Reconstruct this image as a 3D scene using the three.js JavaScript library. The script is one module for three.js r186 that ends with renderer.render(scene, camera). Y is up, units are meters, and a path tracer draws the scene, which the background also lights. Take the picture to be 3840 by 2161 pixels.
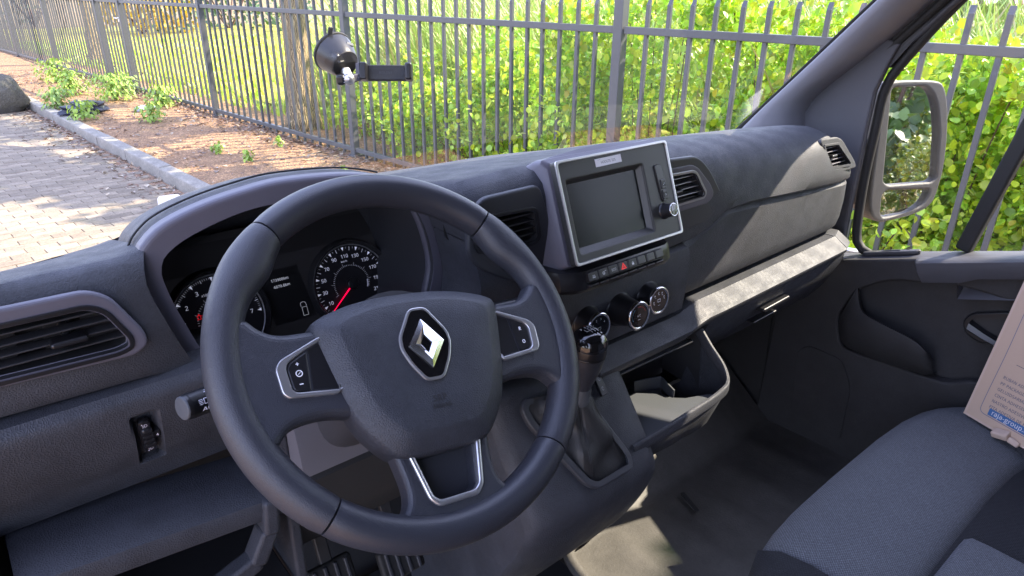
import * as THREE from 'three';
import { RoundedBoxGeometry } from 'three/addons/geometries/RoundedBoxGeometry.js';
import { mergeGeometries, mergeVertices, toCreasedNormals } from 'three/addons/utils/BufferGeometryUtils.js';
import { Brush, Evaluator, SUBTRACTION } from 'three-bvh-csg';

// ------------------------------------------------------------------ camera, sky, sun, exposure
// Metres. x to the van's right, y up, z to its rear; road level is y = 0.
const scene = new THREE.Scene();
const camera = new THREE.PerspectiveCamera(45.95, 1024 / 576, 0.02, 400);
camera.position.set(-0.736, 1.70, 0);
camera.rotation.order = 'YXZ';
camera.rotation.set(-23.82 * Math.PI / 180, -40 * Math.PI / 180, 0.56 * Math.PI / 180);

const renderer = new THREE.WebGLRenderer({ antialias: true });
renderer.setSize(1024, 576);
renderer.toneMapping = THREE.LinearToneMapping;
renderer.toneMappingExposure = 4.45;
renderer.shadowMap.enabled = true;

const SUN_AZ = 112 * Math.PI / 180, SUN_EL = 45.5 * Math.PI / 180;      // azimuth from the van's nose towards its right
const sunDir = new THREE.Vector3(Math.sin(SUN_AZ) * Math.cos(SUN_EL), Math.sin(SUN_EL), -Math.cos(SUN_AZ) * Math.cos(SUN_EL));
{ // clear summer sky: blue zenith, pale horizon, brighter round the sun
  const W = 256, H = 128, d = new Float32Array(W * H * 4);
  for (let j = 0; j < H; j++) for (let i = 0; i < W; i++) {
    const th = (j + 0.5) / H * Math.PI - Math.PI / 2, ph = ((i + 0.5) / W - 0.5) * 2 * Math.PI;
    const dir = new THREE.Vector3(Math.cos(th) * Math.cos(ph), Math.sin(th), Math.cos(th) * Math.sin(ph));
    const up = Math.max(0, dir.y), c = Math.max(0, dir.dot(sunDir)), k = Math.pow(1 - up, 3.2);
    const glow = 0.5 * Math.pow(c, 6) + 0.25 * c * c;
    const p = (j * W + i) * 4;
    d[p] = 0.47 + 0.64 * k + 0.5 * glow; d[p + 1] = 0.55 + 0.66 * k + 0.46 * glow; d[p + 2] = 0.96 + 0.44 * k + 0.40 * glow; d[p + 3] = 1;
    if (dir.y < 0) { d[p] = 0.20; d[p + 1] = 0.19; d[p + 2] = 0.16; }
  }
  const t = new THREE.DataTexture(d, W, H, THREE.RGBAFormat, THREE.FloatType);
  t.mapping = THREE.EquirectangularReflectionMapping; t.magFilter = t.minFilter = THREE.LinearFilter; t.needsUpdate = true;
  scene.background = t; scene.environment = t;
}
const sun = new THREE.DirectionalLight(new THREE.Color(1, 0.87, 0.69), 4.5);
sun.position.copy(sunDir).multiplyScalar(40); sun.target.position.set(0, 0.5, -3);
sun.castShadow = true; sun.shadow.mapSize.set(2048, 2048); sun.shadow.radius = 1;
Object.assign(sun.shadow.camera, { left: -16, right: 16, top: 16, bottom: -16, near: 1, far: 90 });
scene.add(sun, sun.target);

// ------------------------------------------------------------------ helpers
let seed = 7;
const rnd = () => { seed = (seed * 1664525 + 1013904223) >>> 0; return seed / 4294967296; };
const rr = (a, b) => a + (b - a) * rnd();
const lerp = (a, b, t) => a + (b - a) * t;
const V = (x, y, z) => new THREE.Vector3(x, y, z);
const lin = (r, g, b) => new THREE.Color().setRGB(r, g, b);
const taken = new Map();
function numbered(n) { const k = taken.get(n) ?? 0; taken.set(n, k + 1); return k ? `${n}_${String(k).padStart(3, '0')}` : n; }
function thing(name, label, category, at = [0, 0, 0], group) {
  const o = new THREE.Group(); o.name = numbered(name); o.position.set(...at);
  o.userData = { label, category }; if (group) o.userData.group = group;
  scene.add(o); return o;
}
// a part: geometry given in world metres, stored relative to the thing it belongs to
function part(parent, name, geo, mat, label) {
  const base = new THREE.Vector3(); for (let p = parent; p && p !== scene; p = p.parent) base.add(p.position);
  if (mat.userData.tile) {
    if (geo.userData.uvMetres) { const u = geo.attributes.uv; for (let i = 0; i < u.count; i++) u.setXY(i, u.getX(i) / mat.userData.tile, u.getY(i) / mat.userData.tile); }
    else { if (geo.index) geo = geo.toNonIndexed(); boxUV(geo, mat.userData.tile); }
  }
  geo.translate(-base.x, -base.y, -base.z);
  const m = new THREE.Mesh(geo, mat); m.name = name; m.castShadow = m.receiveShadow = true;
  if (label) m.userData.label = label;
  parent.add(m); return m;
}
function structure(name, geo, mat) { const m = part(scene, name, geo, mat); m.userData.kind = 'structure'; return m; }
function boxUV(g, tile) {   // uv in metres / tile, laid by each face's main direction
  const p = g.attributes.position, n = p.count, uv = new Float32Array(n * 2);
  const a = V(), b = V(), c = V(), e = V(), f = V();
  for (let i = 0; i < n; i += 3) {
    a.fromBufferAttribute(p, i); b.fromBufferAttribute(p, i + 1); c.fromBufferAttribute(p, i + 2);
    e.subVectors(b, a).cross(f.subVectors(c, a));
    const x = Math.abs(e.x), y = Math.abs(e.y), z = Math.abs(e.z);
    [a, b, c].forEach((q, k) => {
      const [s, t] = x > 1.3 * y && x > 1.3 * z ? [q.z, q.y] : y > 1.35 * z ? [q.x, q.z] : [q.x, q.y];
      uv[(i + k) * 2] = s / tile; uv[(i + k) * 2 + 1] = t / tile;
    });
  }
  g.setAttribute('uv', new THREE.BufferAttribute(uv, 2));
}
// a frame in space: origin o, normal n; local x runs level, local y up the plane
function frame(o, n, up = [0, 1, 0], turn = 0) {
  const N = V(...n).normalize(), U = V(...up).cross(N).normalize(), W = N.clone().cross(U);
  const m = new THREE.Matrix4().makeBasis(U, W, N); m.multiply(new THREE.Matrix4().makeRotationZ(turn)); m.setPosition(...o); return m;
}
const on = (g, m) => g.applyMatrix4(m);
const at = (g, x, y, z, rx = 0, ry = 0, rz = 0) => g.applyMatrix4(new THREE.Matrix4().compose(V(x, y, z), new THREE.Quaternion().setFromEuler(new THREE.Euler(rx, ry, rz, 'YXZ')), V(1, 1, 1)));
function strip(g) { const r = g.index ? g.toNonIndexed() : g.clone(); for (const k of Object.keys(r.attributes)) if (!['position', 'normal', 'uv'].includes(k)) r.deleteAttribute(k); if (!r.attributes.uv) r.setAttribute('uv', new THREE.BufferAttribute(new Float32Array(r.attributes.position.count * 2), 2)); r.groups = []; return r; }
const join = (...gs) => mergeGeometries(gs.flat().map(strip));
const rbox = (w, h, d, r = 0.003, s = 2) => new RoundedBoxGeometry(w, h, d, s, Math.min(r, w / 2.01, h / 2.01, d / 2.01));
const boxFT = (x0, x1, y0, y1, z0, z1, r = 0.003) => rbox(Math.abs(x1 - x0), Math.abs(y1 - y0), Math.abs(z1 - z0), r).translate((x0 + x1) / 2, (y0 + y1) / 2, (z0 + z1) / 2);
function smoothPts(pts, n, closed = false, tension = 0.5) {
  const c = new THREE.CatmullRomCurve3(pts.map((p) => V(p[0], p[1], p[2] ?? 0)), closed, 'catmullrom', tension);
  return c.getSpacedPoints(n).map((p) => [p.x, p.y, p.z]);
}
function poly(pts) { const s = new THREE.Shape(); pts.forEach((p, i) => i ? s.lineTo(p[0], p[1]) : s.moveTo(p[0], p[1])); s.closePath(); return s; }
function hole(shape, pts) { const h = new THREE.Path(); pts.forEach((p, i) => i ? h.lineTo(p[0], p[1]) : h.moveTo(p[0], p[1])); h.closePath(); shape.holes.push(h); return shape; }
// polygon with rounded corners
function roundPoly(pts, r, seg = 4) {
  const out = [];
  pts.forEach((p, i) => {
    const a = pts[(i + pts.length - 1) % pts.length], b = pts[(i + 1) % pts.length];
    const ux = a[0] - p[0], uy = a[1] - p[1], vx = b[0] - p[0], vy = b[1] - p[1], lu = Math.hypot(ux, uy), lv = Math.hypot(vx, vy);
    const q = Math.min(r, lu * 0.45, lv * 0.45), A = [p[0] + ux / lu * q, p[1] + uy / lu * q], B = [p[0] + vx / lv * q, p[1] + vy / lv * q];
    for (let k = 0; k <= seg; k++) { const t = k / seg; out.push([(1 - t) ** 2 * A[0] + 2 * t * (1 - t) * p[0] + t * t * B[0], (1 - t) ** 2 * A[1] + 2 * t * (1 - t) * p[1] + t * t * B[1]]); }
  });
  return out;
}
const extrude = (shape, depth, bevel = 0.001, seg = 2) => new THREE.ExtrudeGeometry(shape, { depth: Math.max(1e-4, depth - 2 * bevel), bevelEnabled: bevel > 0, bevelThickness: bevel, bevelSize: bevel, bevelOffset: -bevel, bevelSegments: seg, curveSegments: 8 }).translate(0, 0, bevel);
function scaleAbout(pts, s, dx = 0, dy = 0) {
  const cx = pts.reduce((a, p) => a + p[0], 0) / pts.length, cy = pts.reduce((a, p) => a + p[1], 0) / pts.length;
  return pts.map((p) => [cx + (p[0] - cx) * s + dx, cy + (p[1] - cy) * s + dy]);
}
function inset(pts, d) {  // shrink a counter- or clockwise polygon by d
  let area = 0; pts.forEach((p, i) => { const q = pts[(i + 1) % pts.length]; area += p[0] * q[1] - q[0] * p[1]; });
  const sg = Math.sign(area);
  return pts.map((p, i) => {
    const a = pts[(i + pts.length - 1) % pts.length], b = pts[(i + 1) % pts.length], tx = b[0] - a[0], ty = b[1] - a[1], l = Math.hypot(tx, ty) || 1;
    return [p[0] - sg * ty / l * d, p[1] + sg * tx / l * d];
  });
}
// rows of 3-D points -> smooth sheet (closed = each row is a ring); caps close the two ends
function loft(rows, closed = false, caps = false, crease = 0.7) {
  const R = rows.length, C = rows[0].length, pos = [], idx = [];
  rows.forEach((r) => r.forEach((p) => pos.push(...p)));
  const cc = closed ? C : C - 1;
  for (let i = 0; i < R - 1; i++) for (let j = 0; j < cc; j++) {
    const a = i * C + j, b = i * C + (j + 1) % C, c = a + C, d = b + C; idx.push(a, c, b, b, c, d);
  }
  if (caps) for (const e of [0, R - 1]) {
    const m = rows[e].reduce((s, p) => [s[0] + p[0] / C, s[1] + p[1] / C, s[2] + p[2] / C], [0, 0, 0]), k = pos.length / 3; pos.push(...m);
    for (let j = 0; j < C; j++) { const a = e * C + j, b = e * C + (j + 1) % C; e ? idx.push(a, k, b) : idx.push(a, b, k); }
  }
  const g = new THREE.BufferGeometry(); g.setAttribute('position', new THREE.Float32BufferAttribute(pos, 3)); g.setIndex(idx);
  g.scale(1000, 1000, 1000); const o = toCreasedNormals(g, crease).scale(0.001, 0.001, 0.001); o.setAttribute('uv', new THREE.BufferAttribute(new Float32Array(o.attributes.position.count * 2), 2)); return o;
}
function tube(pts, r, seg = 24, rad = 8, closed = false) { return new THREE.TubeGeometry(new THREE.CatmullRomCurve3(pts.map((p) => V(...p)), closed, 'catmullrom', 0.5), seg, r, rad, closed); }
function bar(a, b, w, h, r = 0.001) { // box from point a to point b, w wide, h high
  const A = V(...a), B = V(...b), L = A.distanceTo(B), g = rbox(w, h, L, r, 1), m = new THREE.Matrix4().lookAt(B, A, V(0, 1, 0.001)); m.setPosition(A.add(B).multiplyScalar(0.5)); return g.applyMatrix4(m);
}
function lathe(pr, seg = 40) { return new THREE.LatheGeometry(pr.map((p) => new THREE.Vector2(p[0], p[1])), seg).rotateX(Math.PI / 2); } // axis becomes +z
const csg = new Evaluator(); csg.attributes = ['position', 'normal', 'uv']; csg.useGroups = false;
function outward(g) { // faces turned outwards, as the cutting needs
  const p = g.attributes.position; let v = 0; const a = V(), b = V(), c = V();
  for (let i = 0; i < p.count; i += 3) { a.fromBufferAttribute(p, i); b.fromBufferAttribute(p, i + 1); c.fromBufferAttribute(p, i + 2); v += a.dot(b.cross(c)); }
  if (v < 0) for (const k of ['position', 'normal', 'uv']) { const q = g.attributes[k], n = q.itemSize; for (let i = 0; i < q.count; i += 3) for (let j = 0; j < n; j++) { const t = q.array[(i + 1) * n + j]; q.array[(i + 1) * n + j] = q.array[(i + 2) * n + j]; q.array[(i + 2) * n + j] = t; } }
  if (v < 0) for (let i = 0; i < g.attributes.normal.array.length; i++) g.attributes.normal.array[i] *= -1;
  return g;
}
function cut(g, ...tools) {
  g = outward(strip(g));
  let a = new Brush(g); a.updateMatrixWorld();
  for (const t of tools) { const b = new Brush(outward(strip(t))); b.updateMatrixWorld(); a = csg.evaluate(a, b, SUBTRACTION); }
  const o = a.geometry; o.groups = []; return o;
}

// ------------------------------------------------------------------ textures
function noiseGrid(N, cell, s0) { // tiling value noise
  const G = Math.max(1, Math.round(N / cell)); let s = s0; const v = []; for (let i = 0; i < G * G; i++) { s = (s * 1664525 + 1013904223) >>> 0; v.push(s / 4294967296); }
  return (x, y) => { const fx = x / N * G, fy = y / N * G, ix = Math.floor(fx), iy = Math.floor(fy), a = fx - ix, b = fy - iy, u = a * a * (3 - 2 * a), w = b * b * (3 - 2 * b), q = (i, j) => v[((j % G + G) % G) * G + (i % G + G) % G];
    return lerp(lerp(q(ix, iy), q(ix + 1, iy), u), lerp(q(ix, iy + 1), q(ix + 1, iy + 1), u), w); };
}
function texture(N, fn, srgb = false) {
  const d = new Uint8Array(N * N * 4);
  for (let y = 0; y < N; y++) for (let x = 0; x < N; x++) { const c = fn(x, y), p = (y * N + x) * 4; for (let k = 0; k < 3; k++) d[p + k] = Math.max(0, Math.min(255, 255 * (Array.isArray(c) ? c[k] : c))); d[p + 3] = 255; }
  const t = new THREE.DataTexture(d, N, N); t.wrapS = t.wrapT = THREE.RepeatWrapping; t.magFilter = THREE.LinearFilter; t.minFilter = THREE.LinearMipmapLinearFilter; t.generateMipmaps = true;
  if (srgb) t.colorSpace = THREE.SRGBColorSpace; t.needsUpdate = true; return t;
}
// pebbled grain of moulded plastic: cells with worn, wandering grooves
const grainTex = (() => {
  const N = 512, K = 26, pts = []; let s = 99; const r = () => { s = (s * 1664525 + 1013904223) >>> 0; return s / 4294967296; };
  for (let j = 0; j < K; j++) for (let i = 0; i < K; i++) pts.push([(i + r()) / K * N, (j + r()) / K * N]);
  const wob = noiseGrid(N, 24, 5), wob2 = noiseGrid(N, 24, 6), fine = noiseGrid(N, 3, 8);
  return texture(N, (x, y) => {
    const X = x + 14 * (wob(x, y) - 0.5), Y = y + 14 * (wob2(x, y) - 0.5), ci = Math.floor(X / N * K), cj = Math.floor(Y / N * K); let d1 = 1e9, d2 = 1e9;
    for (let a = -1; a <= 1; a++) for (let b = -1; b <= 1; b++) { const i = ((ci + a) % K + K) % K, j = ((cj + b) % K + K) % K, p = pts[j * K + i]; let dx = Math.abs(p[0] - X), dy = Math.abs(p[1] - Y); dx = Math.min(dx, N - dx); dy = Math.min(dy, N - dy); const q = Math.hypot(dx, dy); if (q < d1) { d2 = d1; d1 = q; } else if (q < d2) d2 = q; }
    return 0.15 + 0.65 * Math.min(1, (d2 - d1) / 9) + 0.10 * fine(x, y);
  });
})();
const fineTex = (() => { const a = noiseGrid(256, 2, 3), b = noiseGrid(256, 6, 4); return texture(256, (x, y) => 0.6 * a(x, y) + 0.4 * b(x, y)); })();
const smudgeTex = (() => { const a = noiseGrid(512, 128, 31), b = noiseGrid(512, 40, 32), c = noiseGrid(512, 9, 33), e = noiseGrid(512, 2, 34); return texture(512, (x, y) => { const v = 0.45 * a(x, y) + 0.3 * b(x, y) + 0.15 * c(x, y) + 0.1 * e(x, y); return [0, 0.50 + 0.26 * v, 0]; }); })();
const weaveTex = texture(256, (x, y) => { const u = Math.sin(x / 256 * 2 * Math.PI * 32), v = Math.sin(y / 256 * 2 * Math.PI * 32), f = ((Math.floor(x / 8) + Math.floor(y / 8)) % 2) ? u : v; return 0.5 + 0.35 * f + 0.15 * (u * v); });
const weaveCol = (() => { const a = noiseGrid(256, 5, 41), b = noiseGrid(256, 50, 42), q = noiseGrid(256, 2, 47); return texture(256, (x, y) => { const k = ((Math.floor(x / 8) + Math.floor(y / 8)) % 2) ? 1 : 0.72; const v = k * (0.70 + 0.14 * a(x, y) + 0.02 * b(x, y) + 0.25 * (q(x, y) - 0.5)); return [v, v, v]; }, true); })();
const soilTex = (() => { const a = noiseGrid(512, 70, 51), b = noiseGrid(512, 14, 52), c = noiseGrid(512, 3, 53), e = noiseGrid(512, 6, 54); return texture(512, (x, y) => { const v = 0.35 * a(x, y) + 0.3 * b(x, y) + 0.35 * c(x, y), st = e(x, y) > 0.72 ? 1.35 : 1; return [Math.min(1, (0.50 + 0.30 * v) * st), Math.min(1, (0.41 + 0.27 * v) * st), Math.min(1, (0.33 + 0.23 * v) * st)]; }, true); })();
const soilBump = (() => { const a = noiseGrid(512, 40, 55), b = noiseGrid(512, 9, 56), c = noiseGrid(512, 3, 57); return texture(512, (x, y) => 0.4 * a(x, y) + 0.35 * b(x, y) + 0.25 * c(x, y)); })();
const barkTex = (() => { const a = noiseGrid(512, 30, 61), b = noiseGrid(512, 5, 62); return texture(512, (x, y) => { const r = Math.abs(Math.sin(x / 512 * Math.PI * 18 + 3 * a(x, y * 0.35) + 2 * a(y * 0.3, x))); const v = 0.25 + 0.6 * r * (0.6 + 0.4 * b(x, y * 0.4)); return [v, v * 0.94, v * 0.82]; }, true); })();
const stoneTex = (() => { const a = noiseGrid(256, 60, 71), b = noiseGrid(256, 8, 72), c = noiseGrid(256, 2, 73); return texture(256, (x, y) => { const v = 0.62 + 0.2 * a(x, y) + 0.12 * b(x, y) + 0.14 * (c(x, y) - 0.5); return [v, v * 0.985, v * 0.95]; }, true); })();
// dust and handling marks on the plastics: faint cloudy film with specks, half a metre to the tile
function dustTex(rep) {
  const N = 1024, a = noiseGrid(N, 180, 81), b = noiseGrid(N, 40, 82), c = noiseGrid(N, 7, 83), e = noiseGrid(N, 2, 84); const sp = new Float32Array(N * N); let q = 4242; const r = () => { q = (q * 1664525 + 1013904223) >>> 0; return q / 4294967296; };
  for (let k = 0; k < 240; k++) { const x = Math.floor(r() * N), y = Math.floor(r() * N), l = r() < 0.12 ? 5 : 1, dx = r() - 0.5, dy = r() - 0.5, v = 0.25 + 0.75 * r(); for (let i = 0; i < l; i++) sp[((y + Math.round(i * dy * 2) + N) % N) * N + (x + Math.round(i * dx * 2) + N) % N] = v; }
  const t = texture(N, (x, y) => { const v = 0.74 + 0.09 * (a(x, y) - 0.5) + 0.08 * (b(x, y) - 0.5) + 0.06 * (c(x, y) - 0.5) + 0.05 * (e(x, y) - 0.5) + 0.5 * sp[y * N + x]; return [v, v, v]; }, true); t.repeat.set(rep, rep); return t;
}
function canvasTex(w, h, draw, repeat) {
  const c = document.createElement('canvas'); c.width = w; c.height = h; const x = c.getContext('2d'); draw(x, w, h);
  const t = new THREE.CanvasTexture(c); t.colorSpace = THREE.SRGBColorSpace; t.anisotropy = 4; return t;
}

// ------------------------------------------------------------------ materials
function mat(o, tile) { const m = new (o.clearcoat || o.transmission || o.sheen ? THREE.MeshPhysicalMaterial : THREE.MeshStandardMaterial)(o); if (tile) m.userData.tile = tile; m.side = THREE.DoubleSide; return m; }
const tiled = (t) => t;
const M = {
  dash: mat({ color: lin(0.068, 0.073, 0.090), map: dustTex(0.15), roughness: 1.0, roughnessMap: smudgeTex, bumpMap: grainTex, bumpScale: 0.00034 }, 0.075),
  dashSmooth: mat({ color: lin(0.034, 0.036, 0.043), roughness: 0.5, bumpMap: fineTex, bumpScale: 0.00006 }, 0.03),
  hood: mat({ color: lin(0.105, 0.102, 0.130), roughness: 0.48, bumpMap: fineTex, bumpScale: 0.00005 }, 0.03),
  column: mat({ color: lin(0.115, 0.110, 0.122), roughness: 0.6, bumpMap: fineTex, bumpScale: 0.00008 }, 0.03),  // lighter than the dash plastic, standing in for sunlight on the panel
  dark: mat({ color: lin(0.022, 0.022, 0.024), roughness: 0.6, bumpMap: fineTex, bumpScale: 0.0001 }, 0.04),
  lining: mat({ color: lin(0.022, 0.021, 0.021), roughness: 0.9, bumpMap: fineTex, bumpScale: 0.0004 }, 0.05),
  gloss: mat({ color: lin(0.008, 0.008, 0.009), roughness: 0.12, clearcoat: 0.6, clearcoatRoughness: 0.08 }),
  satin: mat({ color: lin(0.012, 0.012, 0.014), roughness: 0.33 }),
  slat: mat({ color: lin(0.035, 0.035, 0.038), roughness: 0.32 }),
  slatTrim: mat({ color: lin(0.30, 0.31, 0.33), roughness: 0.35, metalness: 0.6 }),
  chrome: mat({ color: lin(0.75, 0.75, 0.76), roughness: 0.13, metalness: 1 }),
  silver: mat({ color: lin(0.55, 0.55, 0.56), roughness: 0.34, metalness: 0.85, bumpMap: fineTex, bumpScale: 0.00002 }, 0.02),
  wheel: mat({ color: lin(0.032, 0.034, 0.043), roughness: 0.42, bumpMap: grainTex, bumpScale: 0.0002 }, 0.045),
  wheelSmooth: mat({ color: lin(0.032, 0.034, 0.043), roughness: 0.38, bumpMap: grainTex, bumpScale: 0.00012 }, 0.05),
  pad: mat({ color: lin(0.060, 0.066, 0.084), map: dustTex(0.12), roughness: 0.5, bumpMap: grainTex, bumpScale: 0.00032 }, 0.06),
  leather: mat({ color: lin(0.018, 0.018, 0.019), roughness: 0.42, bumpMap: grainTex, bumpScale: 0.0002 }, 0.03),
  door: mat({ color: lin(0.048, 0.046, 0.049), map: dustTex(0.12), roughness: 0.68, bumpMap: grainTex, bumpScale: 0.0004 }, 0.06),
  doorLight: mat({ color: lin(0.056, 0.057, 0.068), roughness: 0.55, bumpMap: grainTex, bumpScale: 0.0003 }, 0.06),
  pillar: mat({ color: lin(0.17, 0.17, 0.19), roughness: 0.62, bumpMap: fineTex, bumpScale: 0.0002 }, 0.03),
  seal: mat({ color: lin(0.012, 0.012, 0.012), roughness: 0.7 }),
  tray: mat({ color: lin(0.060, 0.066, 0.076), roughness: 0.6, bumpMap: fineTex, bumpScale: 0.0001 }, 0.03),
  fabric: mat({ color: lin(0.235, 0.25, 0.28), map: weaveCol, roughness: 0.95, bumpMap: weaveTex, bumpScale: 0.0007, sheen: 0.4, sheenRoughness: 0.6, sheenColor: lin(0.3, 0.32, 0.36) }, 0.075),
  fabricDark: mat({ color: lin(0.034, 0.037, 0.046), map: weaveCol, roughness: 0.95, bumpMap: weaveTex, bumpScale: 0.0005 }, 0.075),
  mat: mat({ color: lin(0.125, 0.117, 0.107), map: dustTex(0.24), roughness: 1, roughnessMap: smudgeTex, bumpMap: fineTex, bumpScale: 0.0004 }, 0.12),
  card: mat({ color: lin(0.52, 0.39, 0.31), roughness: 0.85, bumpMap: fineTex, bumpScale: 0.0003 }, 0.06),
  paint: mat({ color: lin(0.62, 0.62, 0.62), roughness: 0.25, clearcoat: 1, clearcoatRoughness: 0.05 }),
  mirrorShell: mat({ color: lin(0.058, 0.055, 0.052), roughness: 0.5, bumpMap: fineTex, bumpScale: 0.0003 }, 0.03),
  mirror: mat({ color: lin(0.86, 0.87, 0.86), roughness: 0.015, metalness: 1 }),
  glass: mat({ color: lin(0.97, 0.985, 0.975), roughness: 0.0, transmission: 1, thickness: 0, ior: 1.5 }),
  fence: mat({ color: lin(0.060, 0.063, 0.068), roughness: 0.45, bumpMap: fineTex, bumpScale: 0.0003 }, 0.1),
  red: mat({ color: lin(0.7, 0.02, 0.03), roughness: 0.4 }),
  needle: mat({ color: lin(0.75, 0.02, 0.06), roughness: 0.4, emissive: lin(0.9, 0.0, 0.05), emissiveIntensity: 0.45 }),
};

// ------------------------------------------------------------------ ground, road, kerb, verge
const fenceX = (z) => 3.05 + 0.0975 * z, kerbX = (z) => 1.28 + 0.0745 * z;
const FENCE_A = Math.atan(0.0975), KERB_A = Math.atan(0.0745);
const fenceP = (s, off = 0) => { const c = Math.cos(FENCE_A), t = Math.sin(FENCE_A); return [3.05 + t * s + c * off, c * s - t * off]; };   // s along the fence, off behind it
const gMat = (o, tile) => mat({ roughness: 0.95, ...o }, tile);
M.soil = gMat({ map: soilTex, color: lin(0.66, 0.56, 0.44), bumpMap: soilBump, bumpScale: 0.03 }, 0.9);
M.sand = gMat({ map: soilTex, color: lin(0.60, 0.55, 0.50), bumpMap: fineTex, bumpScale: 0.002 }, 0.5);
M.far = gMat({ map: soilTex, color: lin(0.40, 0.42, 0.28), bumpMap: soilBump, bumpScale: 0.05 }, 2.5);
M.lawn = gMat({ map: soilTex, color: lin(0.72, 1.0, 0.22), bumpMap: soilBump, bumpScale: 0.04 }, 1.1);
M.kerb = gMat({ map: stoneTex, color: lin(0.37, 0.35, 0.33), bumpMap: fineTex, bumpScale: 0.001 }, 0.4);
structure('ground', new THREE.PlaneGeometry(300, 300).rotateX(-Math.PI / 2).translate(0, -0.045, -60), M.far);
const road = structure('road', (() => { // bed of the paving: joint sand up to the kerb
  const s = poly([[-12, 20], [kerbX(20), 20], [kerbX(-40), -40], [-12, -40]]); return new THREE.ShapeGeometry(s).rotateX(Math.PI / 2).translate(0, -0.009, 0); })(), M.sand);
{ // concrete pavers, stretcher courses across the road, proud of the sand
  const tones = [[0.35, 0.29, 0.228], [0.31, 0.255, 0.20], [0.39, 0.325, 0.258], [0.33, 0.277, 0.222], [0.285, 0.235, 0.185]];
  const mats = tones.map((c) => gMat({ map: stoneTex, color: lin(...c), bumpMap: fineTex, bumpScale: 0.0015 }, 0.3));
  const shapes = [0, 1, 2, 3].map((i) => { const g = extrude(poly(roundPoly([[-0.101, -0.051], [0.101, -0.051], [0.101, 0.051], [-0.101, 0.051]].map((p) => [p[0] + rr(-0.002, 0.002), p[1] + rr(-0.0015, 0.0015)]), 0.004, 1)), 0.05, 0.003, 1).rotateX(-Math.PI / 2).translate(0, -0.05, 0); const n = g.toNonIndexed ? strip(g) : g; boxUV(n, 0.3); const uv = n.attributes.uv; for (let k = 0; k < uv.count; k++) uv.setXY(k, uv.getX(k) + i * 0.31, uv.getY(k) + i * 0.17); return n; });
  const all = [];
  for (let j = 0; j < 150; j++) { const w = -1.6 - j * 0.1045; for (let i = 0; i < 24; i++) all.push([-0.13 - i * 0.2045 - (j % 2) * 0.102, w]); }
  const c = Math.cos(KERB_A), t = Math.sin(KERB_A), seen = ([x, z]) => Math.hypot(x + 0.736, z) + (z > -4.25 + 0.45 * (x + 0.7) ? 50 : 0) + (x < -0.736 - z * 0.01 ? 50 : 0), place = ([u, w]) => [1.28 + t * w + c * u, c * w - t * u];
  const near = all.map((p) => ({ p, q: place(p) })).sort((a, b) => seen(a.q) - seen(b.q));
  const rest = [];
  near.forEach(({ q }, k) => {
    const y = rr(-0.002, 0.002), ry = KERB_A + rr(-0.012, 0.012), rx = rr(-0.008, 0.008), rz = rr(-0.008, 0.008), g = shapes[Math.floor(rnd() * 4)], m = mats[Math.floor(rnd() * 5)];
    if (k < 300) { const b = new THREE.Mesh(g, m); b.name = k ? `paver_${String(k).padStart(3, '0')}` : 'paver'; b.position.set(q[0], y, q[1]); b.rotation.set(rx, ry, rz); b.castShadow = b.receiveShadow = true; road.add(b); }
    else rest.push([mats.indexOf(m), at(g.clone(), q[0], y, q[1], rx, ry, rz)]);
  });
  mats.forEach((m, i) => { const l = rest.filter((r) => r[0] === i).map((r) => r[1]); if (!l.length) return; const b = new THREE.Mesh(mergeGeometries(l), m); b.name = 'far_pavers' + (i ? `_${String(i).padStart(3, '0')}` : ''); b.userData.kind = 'stuff'; b.castShadow = b.receiveShadow = true; road.add(b); });
}
{ // kerb: metre-long stones with rounded upper edge
  const k = new THREE.Group(); k.name = 'kerb'; k.userData.kind = 'structure'; scene.add(k);
  const prof = poly(roundPoly([[0, -0.1], [0.125, -0.1], [0.125, 0.122], [0, 0.118]], 0.018, 3));
  for (let i = 0; i < 24; i++) { const z = 3 - i * 1.0; const g = strip(extrude(prof, 0.988, 0.005, 1)); boxUV(g, 0.4); const b = new THREE.Mesh(g, M.kerb); b.name = i ? `kerb_stone_${String(i).padStart(3, '0')}` : 'kerb_stone'; b.position.set(kerbX(z), rr(-0.004, 0.004), z); b.rotation.y = KERB_A + rr(-0.004, 0.004); b.castShadow = b.receiveShadow = true; k.add(b); }
}
const hN = noiseGrid(512, 64, 77), hM = noiseGrid(512, 12, 78);
const vergeY = (x, z) => { const d = x - kerbX(z) - 0.13; return 0.095 + 0.035 * Math.min(1, Math.max(0, d) / 1.2) + 0.05 * (hN(x * 60 + 900, z * 60 + 3000) - 0.45) * Math.min(1, d * 2) + 0.012 * (hM(x * 60 + 900, z * 60 + 3000) - 0.5); };
{ const rows = []; for (let j = 0; j <= 150; j++) { const z = 6 - j * 0.22, r = []; for (let i = 0; i <= 40; i++) { const x = kerbX(z) + 0.12 + (i < 30 ? i * 0.1 : 3 + (i - 30) * 1.6); r.push([x, vergeY(x, z), z]); } rows.push(r); } structure('verge', loft(rows, false, false, 3), M.soil); }
structure('lawn', (() => { const rows = []; for (let j = 0; j <= 40; j++) { const z = -8.3 - j * 0.6, r = []; for (let i = 0; i <= 24; i++) { const x = fenceX(z) + 0.75 + 0.35 * hN(z * 90 + 3000, 40) + i * 0.9; r.push([x, vergeY(x, z) + 0.02 + 0.02 * hM(x * 40 + 99, z * 40 + 2000), z]); } rows.push(r); } return loft(rows, false, false, 3); })(), M.lawn);

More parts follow.
